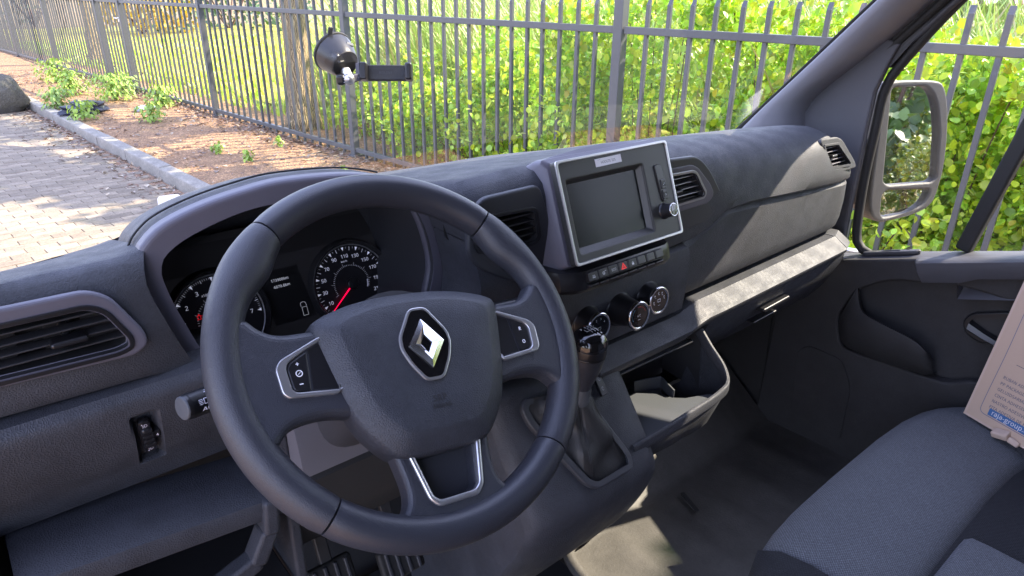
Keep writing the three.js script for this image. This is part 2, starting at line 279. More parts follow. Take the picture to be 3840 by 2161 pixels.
// ------------------------------------------------------------------ plants
function leafGeo(w, l, cup = 0.25, fold = 0.15) { // one leaf, base at the origin, along +y, eight faces
  const o = [[0, 0], [0.36, 0.18], [0.5, 0.48], [0.34, 0.78], [0, 1], [-0.34, 0.78], [-0.5, 0.48], [-0.36, 0.18]], pos = [0, l * 0.5, -cup * w * 0.3], idx = [];
  o.forEach(([a, b]) => pos.push(a * w, b * l, Math.abs(a) * fold * w - cup * w * 4 * (b - 0.5) * (b - 0.5) * 0.35));
  for (let i = 0; i < 8; i++) idx.push(0, 1 + i, 1 + (i + 1) % 8);
  const g = new THREE.BufferGeometry(); g.setAttribute('position', new THREE.Float32BufferAttribute(pos, 3)); g.setIndex(idx); g.computeVertexNormals(); return g;
}
function bladeGeo(w, h, bend) { const pos = [], idx = []; for (let k = 0; k <= 4; k++) { const t = k / 4, ww = w * (1 - t * t * 0.96) / 2; pos.push(-ww, h * t * (1 - 0.12 * bend * t), bend * h * 0.45 * t * t, ww, h * t * (1 - 0.12 * bend * t), bend * h * 0.45 * t * t); if (k < 4) idx.push(2 * k, 2 * k + 1, 2 * k + 2, 2 * k + 1, 2 * k + 3, 2 * k + 2); } const g = new THREE.BufferGeometry(); g.setAttribute('position', new THREE.Float32BufferAttribute(pos, 3)); g.setIndex(idx); g.computeVertexNormals(); return g; }
const leafMat = (c, t = 0.45) => mat({ color: lin(...c), roughness: 0.75, transmission: t, thickness: 0 });
M.leaf = leafMat([1, 1, 1], 0.5); M.leaf.roughness = 0.5;
M.leafTree = leafMat([0.13, 0.22, 0.035], 0.4);
M.twig = mat({ color: lin(0.10, 0.055, 0.04), roughness: 0.8 });
M.bark = mat({ map: barkTex, color: lin(0.95, 0.82, 0.60), roughness: 0.95, bumpMap: barkTex, bumpScale: 0.02 }, 0.35);
const roundLeaf = leafGeo(0.048, 0.056), smallLeaf = leafGeo(0.03, 0.05, 0.3, 0.3);
function instances(parent, name, geo, m, list) { // list of [Matrix4, Color]
  const base = new THREE.Vector3(); for (let p = parent; p && p !== scene; p = p.parent) base.add(p.position);
  const im = new THREE.InstancedMesh(geo, m, list.length); im.name = name; const off = new THREE.Matrix4().makeTranslation(-base.x, -base.y, -base.z), q = new THREE.Matrix4();
  list.forEach(([mx, c], i) => { im.setMatrixAt(i, q.multiplyMatrices(off, mx)); if (c) im.setColorAt(i, c); });
  im.castShadow = im.receiveShadow = true; im.userData.kind = 'stuff'; parent.add(im); return im;
}
const mtx = (x, y, z, rx, ry, rz, s) => new THREE.Matrix4().compose(V(x, y, z), new THREE.Quaternion().setFromEuler(new THREE.Euler(rx, ry, rz, 'YXZ')), V(s, s, s));
const leafTone = () => { const t = rnd(), v = rr(0.5, 1.3); return t < 0.012 ? lin(0.62 * v, 0.50 * v, 0.03) : t < 0.5 ? lin(0.68 * v, 0.78 * v, 0.05 * v) : lin(0.42 * v, 0.66 * v, 0.06 * v); };
function shrub(label, s, off, rx, h, rz, n, group, dark = 1) {
  const [x0, z0] = fenceP(s, off), y0 = vergeY(x0, z0) - 0.02, t = thing('leafy_shrub', label, 'shrub', [x0, y0, z0], group), list = [], tw = [];
  const stems = Math.max(7, Math.round(rz * 14)), tips = [];
  for (let i = 0; i < stems; i++) { // arching stems carry the leaves
    const a = rnd() * 6.283, rad = Math.sqrt(rnd()), ex = x0 + Math.cos(a) * rx * rad, ez = z0 + Math.sin(a) * rz * rad, ey = y0 + h * (1 - 0.62 * rad * rad) * rr(0.62, 1.05);
    const sx = lerp(x0, ex, 0.25), sz = lerp(z0, ez, 0.45), pts = [[sx, y0, sz], [lerp(sx, ex, 0.35), lerp(y0, ey, 0.6), lerp(sz, ez, 0.35)], [lerp(sx, ex, 0.75), ey, lerp(sz, ez, 0.75)], [ex, ey - 0.08 * rad, ez]];
    tw.push(tube(pts, 0.0045, 8, 4)); tips.push(new THREE.CatmullRomCurve3(pts.map((p) => V(...p))));
  }
  for (let i = 0; i < n; i++) {
    const p = tips[Math.floor(rnd() * stems)].getPoint(Math.pow(rnd(), 0.7)), sp = 0.17, x = p.x + rr(-sp, sp) * 1.1, y = Math.max(y0 + 0.03, p.y + rr(-sp, sp)), z = p.z + rr(-sp, sp) * 1.1, tone = leafTone().multiplyScalar(dark);
    list.push([mtx(x, y, z, rr(-1.5, 0.25), rnd() * 6.283, rr(-0.5, 0.5), rr(0.3, 1.2)), tone]);
  }
  instances(t, 'foliage', roundLeaf, M.leaf, list); part(t, 'stems', join(tw), M.twig).userData.kind = 'stuff'; return t;
}
const HG = 'leafy shrubs behind the fence';
shrub('leafy shrub behind the fence, half hidden by the door window divider bar', -0.35, 0.75, 0.62, 1.9, 0.75, 5400, HG);
shrub('leafy shrub filling the passenger door window behind the wing mirror', -1.35, 0.64, 0.62, 1.85, 0.75, 7800, HG);
shrub('tall leafy shrub behind the fence in line with the windscreen pillar', -2.3, 0.68, 0.62, 1.95, 0.8, 7200, HG);
shrub('dense leafy shrub behind the fence just right of the thick fence post', -3.2, 0.62, 0.62, 1.85, 0.75, 7200, HG);
shrub('leafy shrub spilling through the fence bars above the display screen', -4.1, 0.55, 0.64, 1.75, 0.75, 7200, HG);
shrub('leafy shrub behind the fence right of the phone holder', -5.0, 0.55, 0.62, 1.5, 0.75, 6000, HG);
shrub('low leafy shrub behind the fence under the phone holder', -5.95, 0.6, 0.58, 1.0, 0.7, 4500, HG);
shrub('small leafy shrub at the foot of the tree behind the fence', -7.0, 0.85, 0.55, 0.8, 0.6, 2400, HG);
shrub('low trailing shrub growing out under the fence bottom rail', -3.6, 0.12, 0.38, 0.62, 0.9, 3300, HG);
shrub('low trailing shrub at the fence foot below the wing mirror', -1.6, 0.15, 0.4, 0.6, 0.8, 2700, HG);
for (const [s, off, h, lab] of [[1.6, 0.6, 2.1, 'shrub mirrored in the upper half of the wing mirror'], [3.6, 0.5, 2.3, 'dark tall shrub mirrored along the path in the wing mirror'], [5.8, 0.3, 2.6, 'third shrub back mirrored in the wing mirror'], [8.2, 0.1, 3.0, 'tall shrub mirrored beside the path end in the wing mirror'], [10.8, -0.2, 3.2, 'farthest shrub mirrored in the wing mirror'], [13.5, -1.2, 3.4, 'shrub closing the mirrored path']]) shrub(lab, s, off, 0.9, h, 1.4, s > 4 ? 6500 : 3600, 'shrubs mirrored in the wing mirror', 0.38);
{ // reeds behind the shrubs
  const list = []; for (let i = 0; i < 13000; i++) { const s = rr(-9.2, 2.2), off = rr(1.15, 3.6), [x, z] = fenceP(s, off), v = rr(0.8, 1.2), dry = rnd() < 0.22; list.push([mtx(x, vergeY(x, z) - 0.02, z, rr(-0.25, 0.25), rnd() * 6.283, rr(-0.3, 0.3), rr(0.75, 1.5)), dry ? lin(0.55 * v, 0.47 * v, 0.24 * v) : lin(0.40 * v, 0.54 * v, 0.12 * v)]); }
  const t = thing('reed_bed', 'tall pale green reeds standing behind the shrubs beyond the fence', 'reeds', [3, 0.1, -4]); t.userData.kind = 'stuff'; instances(t, 'reed_blades', bladeGeo(0.022, 1.3, 0.9), M.leaf, list);
}
{ const list = []; for (let i = 0; i < 7000; i++) { const z = rr(-24, -7.6), x = fenceX(z) + 0.5 + Math.pow(rnd(), 1.6) * 7, v = rr(0.8, 1.25); list.push([mtx(x, vergeY(x, z), z, rr(-0.3, 0.3), rnd() * 6.283, rr(-0.3, 0.3), rr(0.5, 1.6)), lin(0.50 * v, 0.66 * v, 0.08 * v)]); }
  const t = thing('grass', 'sunlit grass on the field behind the left fence panels', 'grass', [3, 0.1, -14]); t.userData.kind = 'stuff'; instances(t, 'grass_blades', bladeGeo(0.03, 0.13, 0.8), M.leaf, list); }
{ const list = []; for (let i = 0; i < 5200; i++) { const z = rr(-17, -3.2), k = rnd(), x = k < 0.55 ? fenceX(z) - Math.abs(rr(-0.5, 0.5)) * rnd() : k < 0.8 ? rr(kerbX(z) + 0.15, fenceX(z)) : kerbX(z) - rnd() * rnd() * 0.6, onRoad = x < kerbX(z), v = rr(0.6, 1.2), b = rnd(); list.push([mtx(x, (onRoad ? 0.006 : vergeY(x, z) + 0.006), z, -1.57 + rr(-0.5, 0.5), rnd() * 6.283, rr(-0.4, 0.4), rr(0.5, 1.5)), b < 0.25 ? lin(0.50 * v, 0.40 * v, 0.27 * v) : lin(0.26 * v, 0.145 * v, 0.075 * v)]); }
  const t = thing('leaf_litter', 'dry brown leaves scattered over the verge and along the kerb', 'leaves', [1.5, 0.1, -8]); t.userData.kind = 'stuff'; instances(t, 'dry_leaves', smallLeaf, M.leaf, list); }
function weed(label, x, z, r, n, tone = [0.34, 0.50, 0.06]) {
  const y = vergeY(x, z), t = thing('weed', label, 'weed', [x, y, z], 'weeds on the verge'), list = [];
  for (let i = 0; i < n; i++) { const a = rnd() * 6.283, q = rnd() * r, v = rr(0.8, 1.2); list.push([mtx(x + Math.cos(a) * q * 0.6, y + rr(0, r * 0.6), z + Math.sin(a) * q * 0.6, rr(-1.2, -0.2), -a + Math.PI / 2 + rr(-0.5, 0.5), rr(-0.3, 0.3), rr(0.7, 1.5)), lin(tone[0] * v, tone[1] * v, tone[2] * v)]); }
  instances(t, 'weed_leaves', smallLeaf, M.leaf, list); part(t, 'weed_stems', join([0, 1, 2].map(() => tube([[x, y - 0.01, z], [x + rr(-r, r) * 0.3, y + r * 0.4, z + rr(-r, r) * 0.3]], 0.002, 3, 4))), M.twig);
}
weed('bright weed clump on bare soil nearest the kerb, left of the phone holder', 1.52, -6.75, 0.14, 34); weed('pair of small weeds near the middle of the verge', 1.42, -7.35, 0.13, 40);
weed('small weed close under the bottom rail beside the tree', 2.02, -7.2, 0.12, 24); weed('weed seedling between the kerb and the dashboard edge', 1.65, -5.75, 0.09, 18);
weed('weed sprig on the striped soil by the dashboard edge', 1.95, -5.55, 0.11, 22); weed('weed by the discarded bottle', 1.35, -9.6, 0.32, 150); weed('wide weed patch at the kerb near the dark rubbish bag', 0.72, -10.3, 0.34, 160);
weed('green weed tuft between boulder and gate posts', 0.95, -12.6, 0.55, 420); weed('weed mat spread below the gate posts', 1.35, -11.6, 0.6, 480); weed('weed growing against the fence foot right of the gate', 1.75, -10.6, 0.42, 300); weed('weed clump at the kerb beyond the dark rubbish bag', 0.62, -11.5, 0.4, 260, [0.28, 0.42, 0.08]); weed('weed clump at the fence foot below the right gate post', 1.62, -12.2, 0.4, 260, [0.28, 0.42, 0.08]);
weed('far weed patch below the left fence panels', 1.05, -14.6, 0.6, 380);
function tree(label, x, z, r, hTrunk, crowns, nLeaf, group) {
  const y = 0.1, t = thing('tree', label, 'tree', [x, y, z], group), limbs = [], list = [];
  const rows = []; for (let k = 0; k <= 14; k++) { const f = k / 14, rad = r * (1 + 0.55 * Math.pow(1 - f, 6)) * (1 - 0.35 * f), row = []; for (let j = 0; j < 18; j++) { const a = j / 18 * 6.283, q = rad * (1 + 0.08 * Math.sin(a * 3 + k * 0.4) + 0.05 * Math.sin(a * 7 + k)); row.push([x + Math.cos(a) * q + 0.05 * Math.sin(f * 4), y - 0.05 + hTrunk * f, z + Math.sin(a) * q]); } rows.push(row); }
  part(t, 'trunk', loft(rows, true, true, 2), M.bark);
  for (const [cx, cy, cz, cr, ch] of crowns) {
    limbs.push(tube([[x, y + hTrunk * 0.86, z], [lerp(x, cx, 0.4), lerp(hTrunk, cy, 0.6), lerp(z, cz, 0.4)], [cx, cy, cz]], r * 0.28, 10, 7));
    const nb = 26; for (let i = 0; i < nb; i++) { // twigs, each with its own cluster of leaves
      const a = rnd() * 6.283, b = Math.acos(rr(-1, 1)), q = Math.cbrt(rnd()), ex = cx + cr * q * Math.sin(b) * Math.cos(a), ey = cy + ch * q * Math.cos(b), ez = cz + cr * q * Math.sin(b) * Math.sin(a);
      limbs.push(tube([[cx, cy, cz], [lerp(cx, ex, 0.5), lerp(cy, ey, 0.5) + 0.1, lerp(cz, ez, 0.5)], [ex, ey, ez]], 0.012, 5, 4));
      const per = Math.round(nLeaf / nb / crowns.length); for (let k = 0; k < per; k++) { const sp = cr * 0.2, v = rr(0.7, 1.3); list.push([mtx(ex + (rnd() + rnd() - 1) * sp, ey + (rnd() + rnd() - 1) * sp * 0.7, ez + (rnd() + rnd() - 1) * sp, rr(-1.6, 0.2), rnd() * 6.283, rr(-0.5, 0.5), rr(1.4, 2.6)), lin(0.16 * v, 0.29 * v, 0.04 * v)]); }
    }
  }
  part(t, 'limbs', join(limbs), M.bark).userData.kind = 'stuff'; instances(t, 'crown', roundLeaf, M.leaf, list);
}
tree('thick rough-barked tree trunk standing behind the fence left of the phone holder', 2.62, -7.95, 0.155, 3.2, [[4.7, 4.5, -4.7, 1.15, 0.7], [4.4, 4.6, -7.0, 1.5, 0.8], [4.0, 4.8, -9.4, 1.5, 0.8], [3.3, 4.4, -6.4, 1.1, 0.6], [3.0, 4.6, -8.6, 1.0, 0.6], [4.3, 4.9, -5.6, 1.2, 0.6]], 20000);
tree('leafy tree behind the fence whose crown is mirrored in the wing mirror', 4.05, 2.5, 0.13, 3.3, [[3.85, 4.5, 2.12, 0.8, 0.3], [4.6, 5.0, 3.4, 1.5, 1.0]], 5200);
tree('slim dark trunk behind the far left fence panels', 2.2, -17.5, 0.11, 3.4, [[3.0, 4.6, -14.2, 1.8, 1.0], [2.6, 4.4, -17.5, 1.8, 1.1], [3.4, 5.6, -12.0, 1.6, 0.9]], 3600);
function bush(label, x, z, r, h, n, tone, group) { // far mass of foliage with its own stems
  const y = 0.05, t = thing('distant_bush', label, 'bush', [x, y, z], group), list = [], st = [];
  for (let i = 0; i < 7; i++) { const a = i / 7 * 6.283; st.push(tube([[x, y, z], [x + Math.cos(a) * r * 0.4, y + h * 0.5, z + Math.sin(a) * r * 0.4], [x + Math.cos(a) * r * 0.7, y + h * 0.9, z + Math.sin(a) * r * 0.7]], 0.03, 6, 5)); }
  const cl = []; for (let i = 0; i < 30; i++) { const a = rnd() * 6.283, q = Math.sqrt(rnd()); cl.push([x + Math.cos(a) * q * r, y + h * rr(0.08, 1) * (1 - 0.35 * q * q), z + Math.sin(a) * q * r]); }
  for (let i = 0; i < n; i++) { const c = cl[Math.floor(rnd() * 30)], sp = r * 0.3, v = rr(0.6, 1.35); list.push([mtx(c[0] + (rnd() + rnd() - 1) * sp, Math.max(0.1, c[1] + (rnd() + rnd() - 1) * sp), c[2] + (rnd() + rnd() - 1) * sp, rr(-1.5, 0.2), rnd() * 6.283, 0, rr(2.2, 4.2)), lin(tone[0] * v, tone[1] * v, tone[2] * v)]); }
  part(t, 'bush_stems', join(st), M.twig).userData.kind = 'stuff'; instances(t, 'foliage', roundLeaf, M.leaf, list);
}
const BG = 'bushes along the far side of the field';
bush('dark green bush beyond the field behind the gate', 9, -29, 3.4, 4.5, 1800, [0.07, 0.15, 0.04], BG); bush('bush with yellow blossom beyond the gate', 5.4, -27, 1.7, 2.4, 900, [0.55, 0.40, 0.03]);
bush('tall grey green bush beyond the field left of the tree trunk', 13, -23, 3.4, 4.2, 1900, [0.16, 0.26, 0.09], BG); bush('broad green bush beyond the field, directly left of the trunk', 13.5, -15.5, 3.0, 3.8, 1900, [0.20, 0.32, 0.09], BG); bush('wide green bush beyond the reeds right of the trunk', 12, -9, 3.4, 4, 2000, [0.20, 0.34, 0.10], BG);
bush('pale bush closing the view behind the farthest fence panel', 3.4, -36, 4, 5, 1500, [0.18, 0.24, 0.12], BG); bush('dark bush mirrored above the path in the wing mirror', 6.5, 15, 3.2, 5.5, 2600, [0.10, 0.20, 0.04], BG); bush('round dark bush mirrored in the middle of the wing mirror', 3.1, 8.2, 1.5, 3.2, 1900, [0.09, 0.17, 0.035], BG); bush('round dark bush mirrored behind the nearest mirrored shrub', 3.6, 11.5, 1.8, 3.6, 1900, [0.09, 0.17, 0.035], BG); bush('dark bush mirrored at the end of the path', 3.2, 20, 3, 5, 2200, [0.10, 0.20, 0.04], BG);
bush('green bush mass behind the reeds above the display', 10.5, -2.5, 3.4, 4, 2000, [0.18, 0.32, 0.08], BG); bush('light green bush between the reeds and the far bushes, above the wing mirror', 7.6, -0.6, 2.0, 3.2, 2200, [0.30, 0.44, 0.09], BG);
bush('green bush mass behind the reeds seen through the door window', 8.5, 4, 3.2, 4, 1700, [0.18, 0.32, 0.08], BG);

// ------------------------------------------------------------------ fence
const POSTS = [3.28, 0.08, -3.12, -6.3, -9.55, -12.5, -13.65, -16.9, -20.1, -23.3, -26.5];
const postName = ['post behind the door window', 'fence post right of the door window', 'thick fence post rising behind the display screen', 'fence post behind the phone holder', 'fence post left of the tree trunk', 'right gate post with the latch beside it', 'left gate post', 'fence post left of the gate', 'second fence post left of the gate', 'third fence post left of the gate', 'last visible fence post at the far left'];
const panelName = ['fence panel beyond the right edge of the door window', 'fence panel seen through the door window and behind the windscreen pillar', 'fence panel directly behind the display screen', 'fence panel behind the phone holder and tree trunk', 'fence panel left of the tree trunk', 'narrow gate leaf with a latch between two posts', 'fence panel just left of the gate', 'second fence panel left of the gate', 'third fence panel left of the gate', 'farthest fence panel at the left edge'];
const tf = (g, s, y, off = 0) => { const [x, z] = fenceP(s, off); return at(g, x, y, z, 0, FENCE_A, 0); };
const pickGeo = (() => { const s = 0.0125; const g = join(rbox(0.026, 1.505, 0.026, 0.004, 1).translate(0, 0.8775, 0)); const p = g.attributes.position; for (let i = 0; i < p.count; i++) if (p.getY(i) > 1.6) p.setY(i, p.getY(i) + (p.getX(i) > 0 ? 0.02 : -0.012)); g.computeVertexNormals(); boxUV(g, 0.1); return g; })();
POSTS.forEach((s, i) => {
  if (i === 0) return;
  const [x, z] = fenceP(s), gate = i === 5 || i === 6, t = thing('fence_post', 'grey square steel ' + postName[i], 'fence post', [x, 0.08, z], 'fence posts');
  part(t, 'post_shaft', tf(rbox(0.07, 1.78, 0.07, 0.006), s, 0.9), M.fence); part(t, 'post_cap', tf(rbox(0.078, 0.012, 0.078, 0.004), s, 1.797), M.fence);
  part(t, 'base_plate', tf(rbox(0.13, 0.012, 0.13, 0.003), s, vergeY(x, z) + 0.01), M.fence);
});
for (let i = 0; i < POSTS.length - 1; i++) {
  const a = POSTS[i] - 0.04, b = POSTS[i + 1] + 0.04, gate = i === 5; if (i === 0) continue;
  const [x, z] = fenceP((a + b) / 2), t = thing(gate ? 'steel_gate' : 'steel_fence', 'grey steel bar ' + panelName[i], gate ? 'gate' : 'fence', [x, 0.12, z], gate ? undefined : 'fence panels');
  const L = a - b; for (const [y, n] of [[1.463, 'top_rail'], [0.195, 'bottom_rail']]) part(t, n, tf(rbox(0.04, 0.044, L - 0.004, 0.004), (a + b) / 2, y), M.fence);
  const n = Math.max(3, Math.round(L / 0.1555) - 1), st = L / (n + 1);
  for (let k = 1; k <= n; k++) { const [px, pz] = fenceP(a - st * k), m = new THREE.Mesh(pickGeo, M.fence); m.name = 'picket'; m.position.set(px - x, -0.12, pz - z); m.rotation.set(rr(-0.004, 0.004), FENCE_A, rr(-0.004, 0.004)); m.castShadow = m.receiveShadow = true; t.add(m); }
  if (gate) { part(t, 'latch', join(tf(rbox(0.05, 0.07, 0.06, 0.006), a - 0.06, 1.2), tf(rbox(0.02, 0.02, 0.16, 0.006), a - 0.12, 1.22, -0.04)), M.silver); }
}
{ // boulder, lamp pole, rubbish
  const t = thing('boulder', 'rounded grey mossy boulder at the end of the kerb', 'boulder', [0.0, 0, -12.45]); const g = new THREE.IcosahedronGeometry(0.36, 4), p = g.attributes.position, q = V();
  for (let i = 0; i < p.count; i++) { q.fromBufferAttribute(p, i); const n = 1 + 0.16 * Math.sin(q.x * 7 + 1) * Math.cos(q.z * 6) + 0.09 * Math.sin(q.y * 13 + q.x * 9) + 0.03 * Math.sin(q.z * 31 + q.y * 27); p.setXYZ(i, q.x * n * 1.08, q.y * n * 0.85, q.z * n); }
  part(t, 'rock', mergeVertices(strip(g)).translate(-0.0, 0.2, -12.45), M.stone = mat({ map: stoneTex, color: lin(0.19, 0.175, 0.15), roughness: 0.95, bumpMap: soilBump, bumpScale: 0.03 }, 0.5));
  const l = thing('lamp_pole', 'pale blue grey steel pole at the left edge behind the boulder', 'pole', [-0.03, 0, -15.3]); part(l, 'pole_shaft', new THREE.CylinderGeometry(0.075, 0.09, 5, 24).translate(-0.03, 2.5, -15.3), mat({ color: lin(0.20, 0.235, 0.26), roughness: 0.5 })); part(l, 'base_collar', new THREE.CylinderGeometry(0.11, 0.12, 0.12, 24).translate(-0.03, 0.06, -15.3), M.fence);
  const b = thing('rubbish_bag', 'crumpled dark blue plastic bag lying beside the kerb', 'rubbish bag', [0.8, 0.11, -10.75]); const bg = new THREE.IcosahedronGeometry(0.17, 3), bp = bg.attributes.position; for (let i = 0; i < bp.count; i++) { q.fromBufferAttribute(bp, i); const n = 1 + 0.28 * Math.sin(q.x * 31) * Math.sin(q.z * 27) + 0.16 * Math.sin(q.y * 50 + q.x * 20); bp.setXYZ(i, q.x * n * 1.5, Math.max(-0.05, q.y * n * 0.6), q.z * n); }
  const folds = strip(bg); folds.computeVertexNormals(); part(b, 'bag_film', folds.translate(0.8, 0.17, -10.75), mat({ color: lin(0.012, 0.014, 0.03), roughness: 0.3 })); part(b, 'bag_knot', new THREE.ConeGeometry(0.03, 0.1, 9).rotateZ(0.9).translate(0.68, 0.26, -10.72), mat({ color: lin(0.012, 0.014, 0.03), roughness: 0.3 }));
  const c = thing('plastic_bottle', 'crushed pale blue plastic bottle lying on the soil', 'bottle', [1.42, 0.12, -10.35]); const bm = mat({ color: lin(0.35, 0.45, 0.62), roughness: 0.2, clearcoat: 0.5 });
  part(c, 'bottle_body', at(new THREE.LatheGeometry([[0, 0], [0.035, 0.003], [0.037, 0.05], [0.03, 0.075], [0.037, 0.1], [0.036, 0.15], [0.014, 0.19], [0.013, 0.21]].map((p) => new THREE.Vector2(...p)), 16), 1.36, 0.155, -10.4, 0, 0.6, -1.5), bm); part(c, 'bottle_cap', at(new THREE.CylinderGeometry(0.015, 0.015, 0.018, 14), 1.59, 0.17, -10.42, 0, 0.6, -1.5), mat({ color: lin(0.6, 0.62, 0.65), roughness: 0.4 }));
}
M.bezel = mat({ color: lin(0.036, 0.037, 0.036), roughness: 0.42, bumpMap: fineTex, bumpScale: 0.00005 }, 0.03);

// ------------------------------------------------------------------ the van: shell, glass, pillar, floor
const van = thing('van_cab', 'white delivery van cab with grey trimmed windscreen pillar around the viewer', 'van', [0, 0.2, 0]);
const yTop = 2.05, wsZ = (y, x) => -1.185 + 0.2 * x * x + 0.95 * (y - 1.352);           // windscreen surface
{
  part(van, 'roof', boxFT(-0.98, 0.98, yTop, yTop + 0.05, -0.56, 0.75, 0.02), M.lining);
  part(van, 'bulkhead', boxFT(-0.95, 0.95, 0.5, yTop - 0.002, 0.66, 0.70, 0.01), M.lining);
  part(van, 'floor_pan', boxFT(-0.95, 0.90, 0.545, 0.575, -1.0, 0.655, 0.004), M.dark);
  part(van, 'firewall', boxFT(-0.95, 0.92, 0.45, 1.335, -1.06, -1.035, 0.004), M.dark);
  part(van, 'side_wall', boxFT(0.935, 1.0, 0.45, yTop - 0.002, 0.42, 0.655, 0.02), M.paint); part(van, 'front_wing', boxFT(0.94, 1.0, 0.35, 1.30, -1.02, -0.78, 0.02), M.paint);
  part(van, 'side_wall', boxFT(-1.0, -0.94, 0.45, yTop - 0.002, 0.42, 0.655, 0.02), M.paint); part(van, 'front_wing', boxFT(-1.0, -0.94, 0.35, 1.34, -1.1, -0.82, 0.02), M.paint);
  part(van, 'kick_trim', boxFT(0.862, 0.88, 0.57, 1.30, -1.03, -0.80, 0.006), M.lining);
  part(van, 'lower_body', join(boxFT(-0.96, 0.96, 0.3, 0.44, -1.05, 0.7, 0.03)), M.paint);
  const bon = []; for (let i = 0; i <= 12; i++) { const x = -0.9 + 1.8 * i / 12, r = []; for (let j = 0; j <= 8; j++) { const t = j / 8; r.push([x * (1 - 0.06 * t), 1.30 - 0.05 * (x / 0.9) ** 2 - 0.26 * t - 0.16 * t ** 5, -1.25 - 0.52 * t + 0.12 * x * x]); } bon.push(r); }
  part(van, 'bonnet', loft(bon, false, false, 2), M.paint);
  const nose = []; for (let i = 0; i <= 12; i++) { const x = -0.9 + 1.8 * i / 12; nose.push([[x * 0.94, 1.30 - 0.05 * (x / 0.9) ** 2 - 0.42, -1.77 + 0.12 * x * x], [x * 0.97, 0.62, -1.80 + 0.12 * x * x], [x * 0.97, 0.3, -1.74 + 0.12 * x * x]]); } part(van, 'front_grille', loft(nose, false, false, 2), M.satin);
  const wheelAt = (x) => { const w = part(van, 'road_wheel', new THREE.TorusGeometry(0.24, 0.1, 12, 32).rotateY(Math.PI / 2).translate(x, 0.34, -1.05), M.seal); part(w, 'rim_disc', new THREE.CylinderGeometry(0.19, 0.19, 0.12, 28).rotateZ(Math.PI / 2).translate(x, 0.34, -1.05), M.silver); };
  wheelAt(-0.86); wheelAt(0.86);
  // windscreen pane, its black lower border and base trim
  const gl = []; for (let i = 0; i <= 16; i++) { const x = -0.88 + 1.76 * i / 16, r = []; for (let j = 0; j <= 6; j++) { const y = 1.335 + (yTop - 1.345) * j / 6; r.push([x * (1 - 0.07 * (y - 1.35)), y, wsZ(y, x)]); } gl.push(r); }
  part(van, 'windscreen', loft(gl, false, false, 3), M.glass, 'clear laminated windscreen with faint reflections');
  const bt = []; for (let i = 0; i <= 24; i++) { const x = -0.86 + 1.72 * i / 24; const up = x > -0.4 && x < 0.45 ? 0.012 * Math.min(1, (x + 0.4) / 0.1) * Math.min(1, (0.45 - x) / 0.3) : 0; bt.push([[x, 1.360 + up, -1.145 + 0.2 * x * x], [x, 1.357 + up, -1.075 + 0.2 * x * x], [x, 1.34, -1.07 + 0.2 * x * x], [x, 1.33, -1.145 + 0.2 * x * x]]); }
  part(van, 'windscreen_base_trim', loft(bt, true, true, 0.6), M.dashSmooth);
}
{ // right windscreen pillar: outer black seal, wide soft trim, shaded return and door seals
  // rows run up the pillar; columns run from the glass edge round to the door opening
  const edge = [[0.845, 1.30, -1.02], [0.838, 1.37, -0.972], [0.822, 1.543, -0.811], [0.80, 1.684, -0.676], [0.77, 1.88, -0.49], [0.74, 2.06, -0.33]];
  const back = [[0.875, 1.30, -0.80], [0.872, 1.395, -0.80], [0.868, 1.465, -0.80], [0.862, 1.594, -0.674], [0.85, 1.70, -0.578], [0.82, 2.06, -0.26]];
  const E2 = smoothPts(edge, 28), B2 = smoothPts(back, 28), trim = [], sealR = [], ret = [], ring = [];
  E2.forEach((e, i) => {
    const b = B2[i], L = (t, dx, dz = 0) => [lerp(e[0], b[0], t) + dx, lerp(e[1], b[1], t), lerp(e[2], b[2], t) + dz];
    trim.push([L(0.0, 0.0), L(0.02, -0.016), L(0.12, -0.03), L(0.35, -0.04), L(0.6, -0.044), L(0.76, -0.038), L(0.88, -0.018), L(0.95, 0.005), L(1.0, 0.03)]);
    sealR.push([L(-0.07, 0.012, -0.012), L(-0.045, -0.004, -0.006), L(0.0, 0.0), L(0.01, 0.015)]);
  });
  part(van, 'pillar_trim', loft(trim, false, false, 2), M.pillar, 'slanted grey windscreen pillar trim');
  part(van, 'windscreen_seal', loft(sealR, false, false, 2), M.seal);
  part(van, 'pillar_body', loft(E2.map((e, i) => { const b = B2[i]; return [[e[0] + 0.012, e[1], e[2] - 0.012], [0.5 * (e[0] + b[0]) + 0.07, 0.5 * (e[1] + b[1]), 0.5 * (e[2] + b[2])], [b[0] + 0.05, b[1], b[2]], [b[0] + 0.012, b[1], b[2] - 0.01], [e[0] + 0.02, e[1], e[2] + 0.01]]; }), true, true, 0.6), M.seal);
  for (const [o, r, m] of [[0.0, 0.009, M.seal], [0.022, 0.008, M.dashSmooth]]) part(van, 'door_seal', tube([[0.852 + o * 0.3, 0.72, -0.79 + o * 0.6], [0.855 + o * 0.3, 1.0, -0.80 + o * 0.6], [0.868 + o * 0.3, 1.40, -0.792 + o], [0.872 + o * 0.3, 1.475, -0.775 + o], [0.866 + o * 0.3, 1.60, -0.652 + o], [0.853 + o * 0.3, 1.72, -0.545 + o], [0.83, 2.06, -0.235 + o]], r, 40, 8), m);
  // left pillar, outside the picture
  part(van, 'pillar_trim', loft(E2.map((e, i) => { const b = B2[i]; return [[-e[0], e[1], e[2]], [-e[0] + 0.04, e[1], e[2] + 0.03], [-b[0] + 0.02, b[1], b[2]], [-b[0] - 0.07, b[1], b[2]], [-e[0] - 0.03, e[1], e[2]]]; }), true, true, 0.7), M.pillar);
}

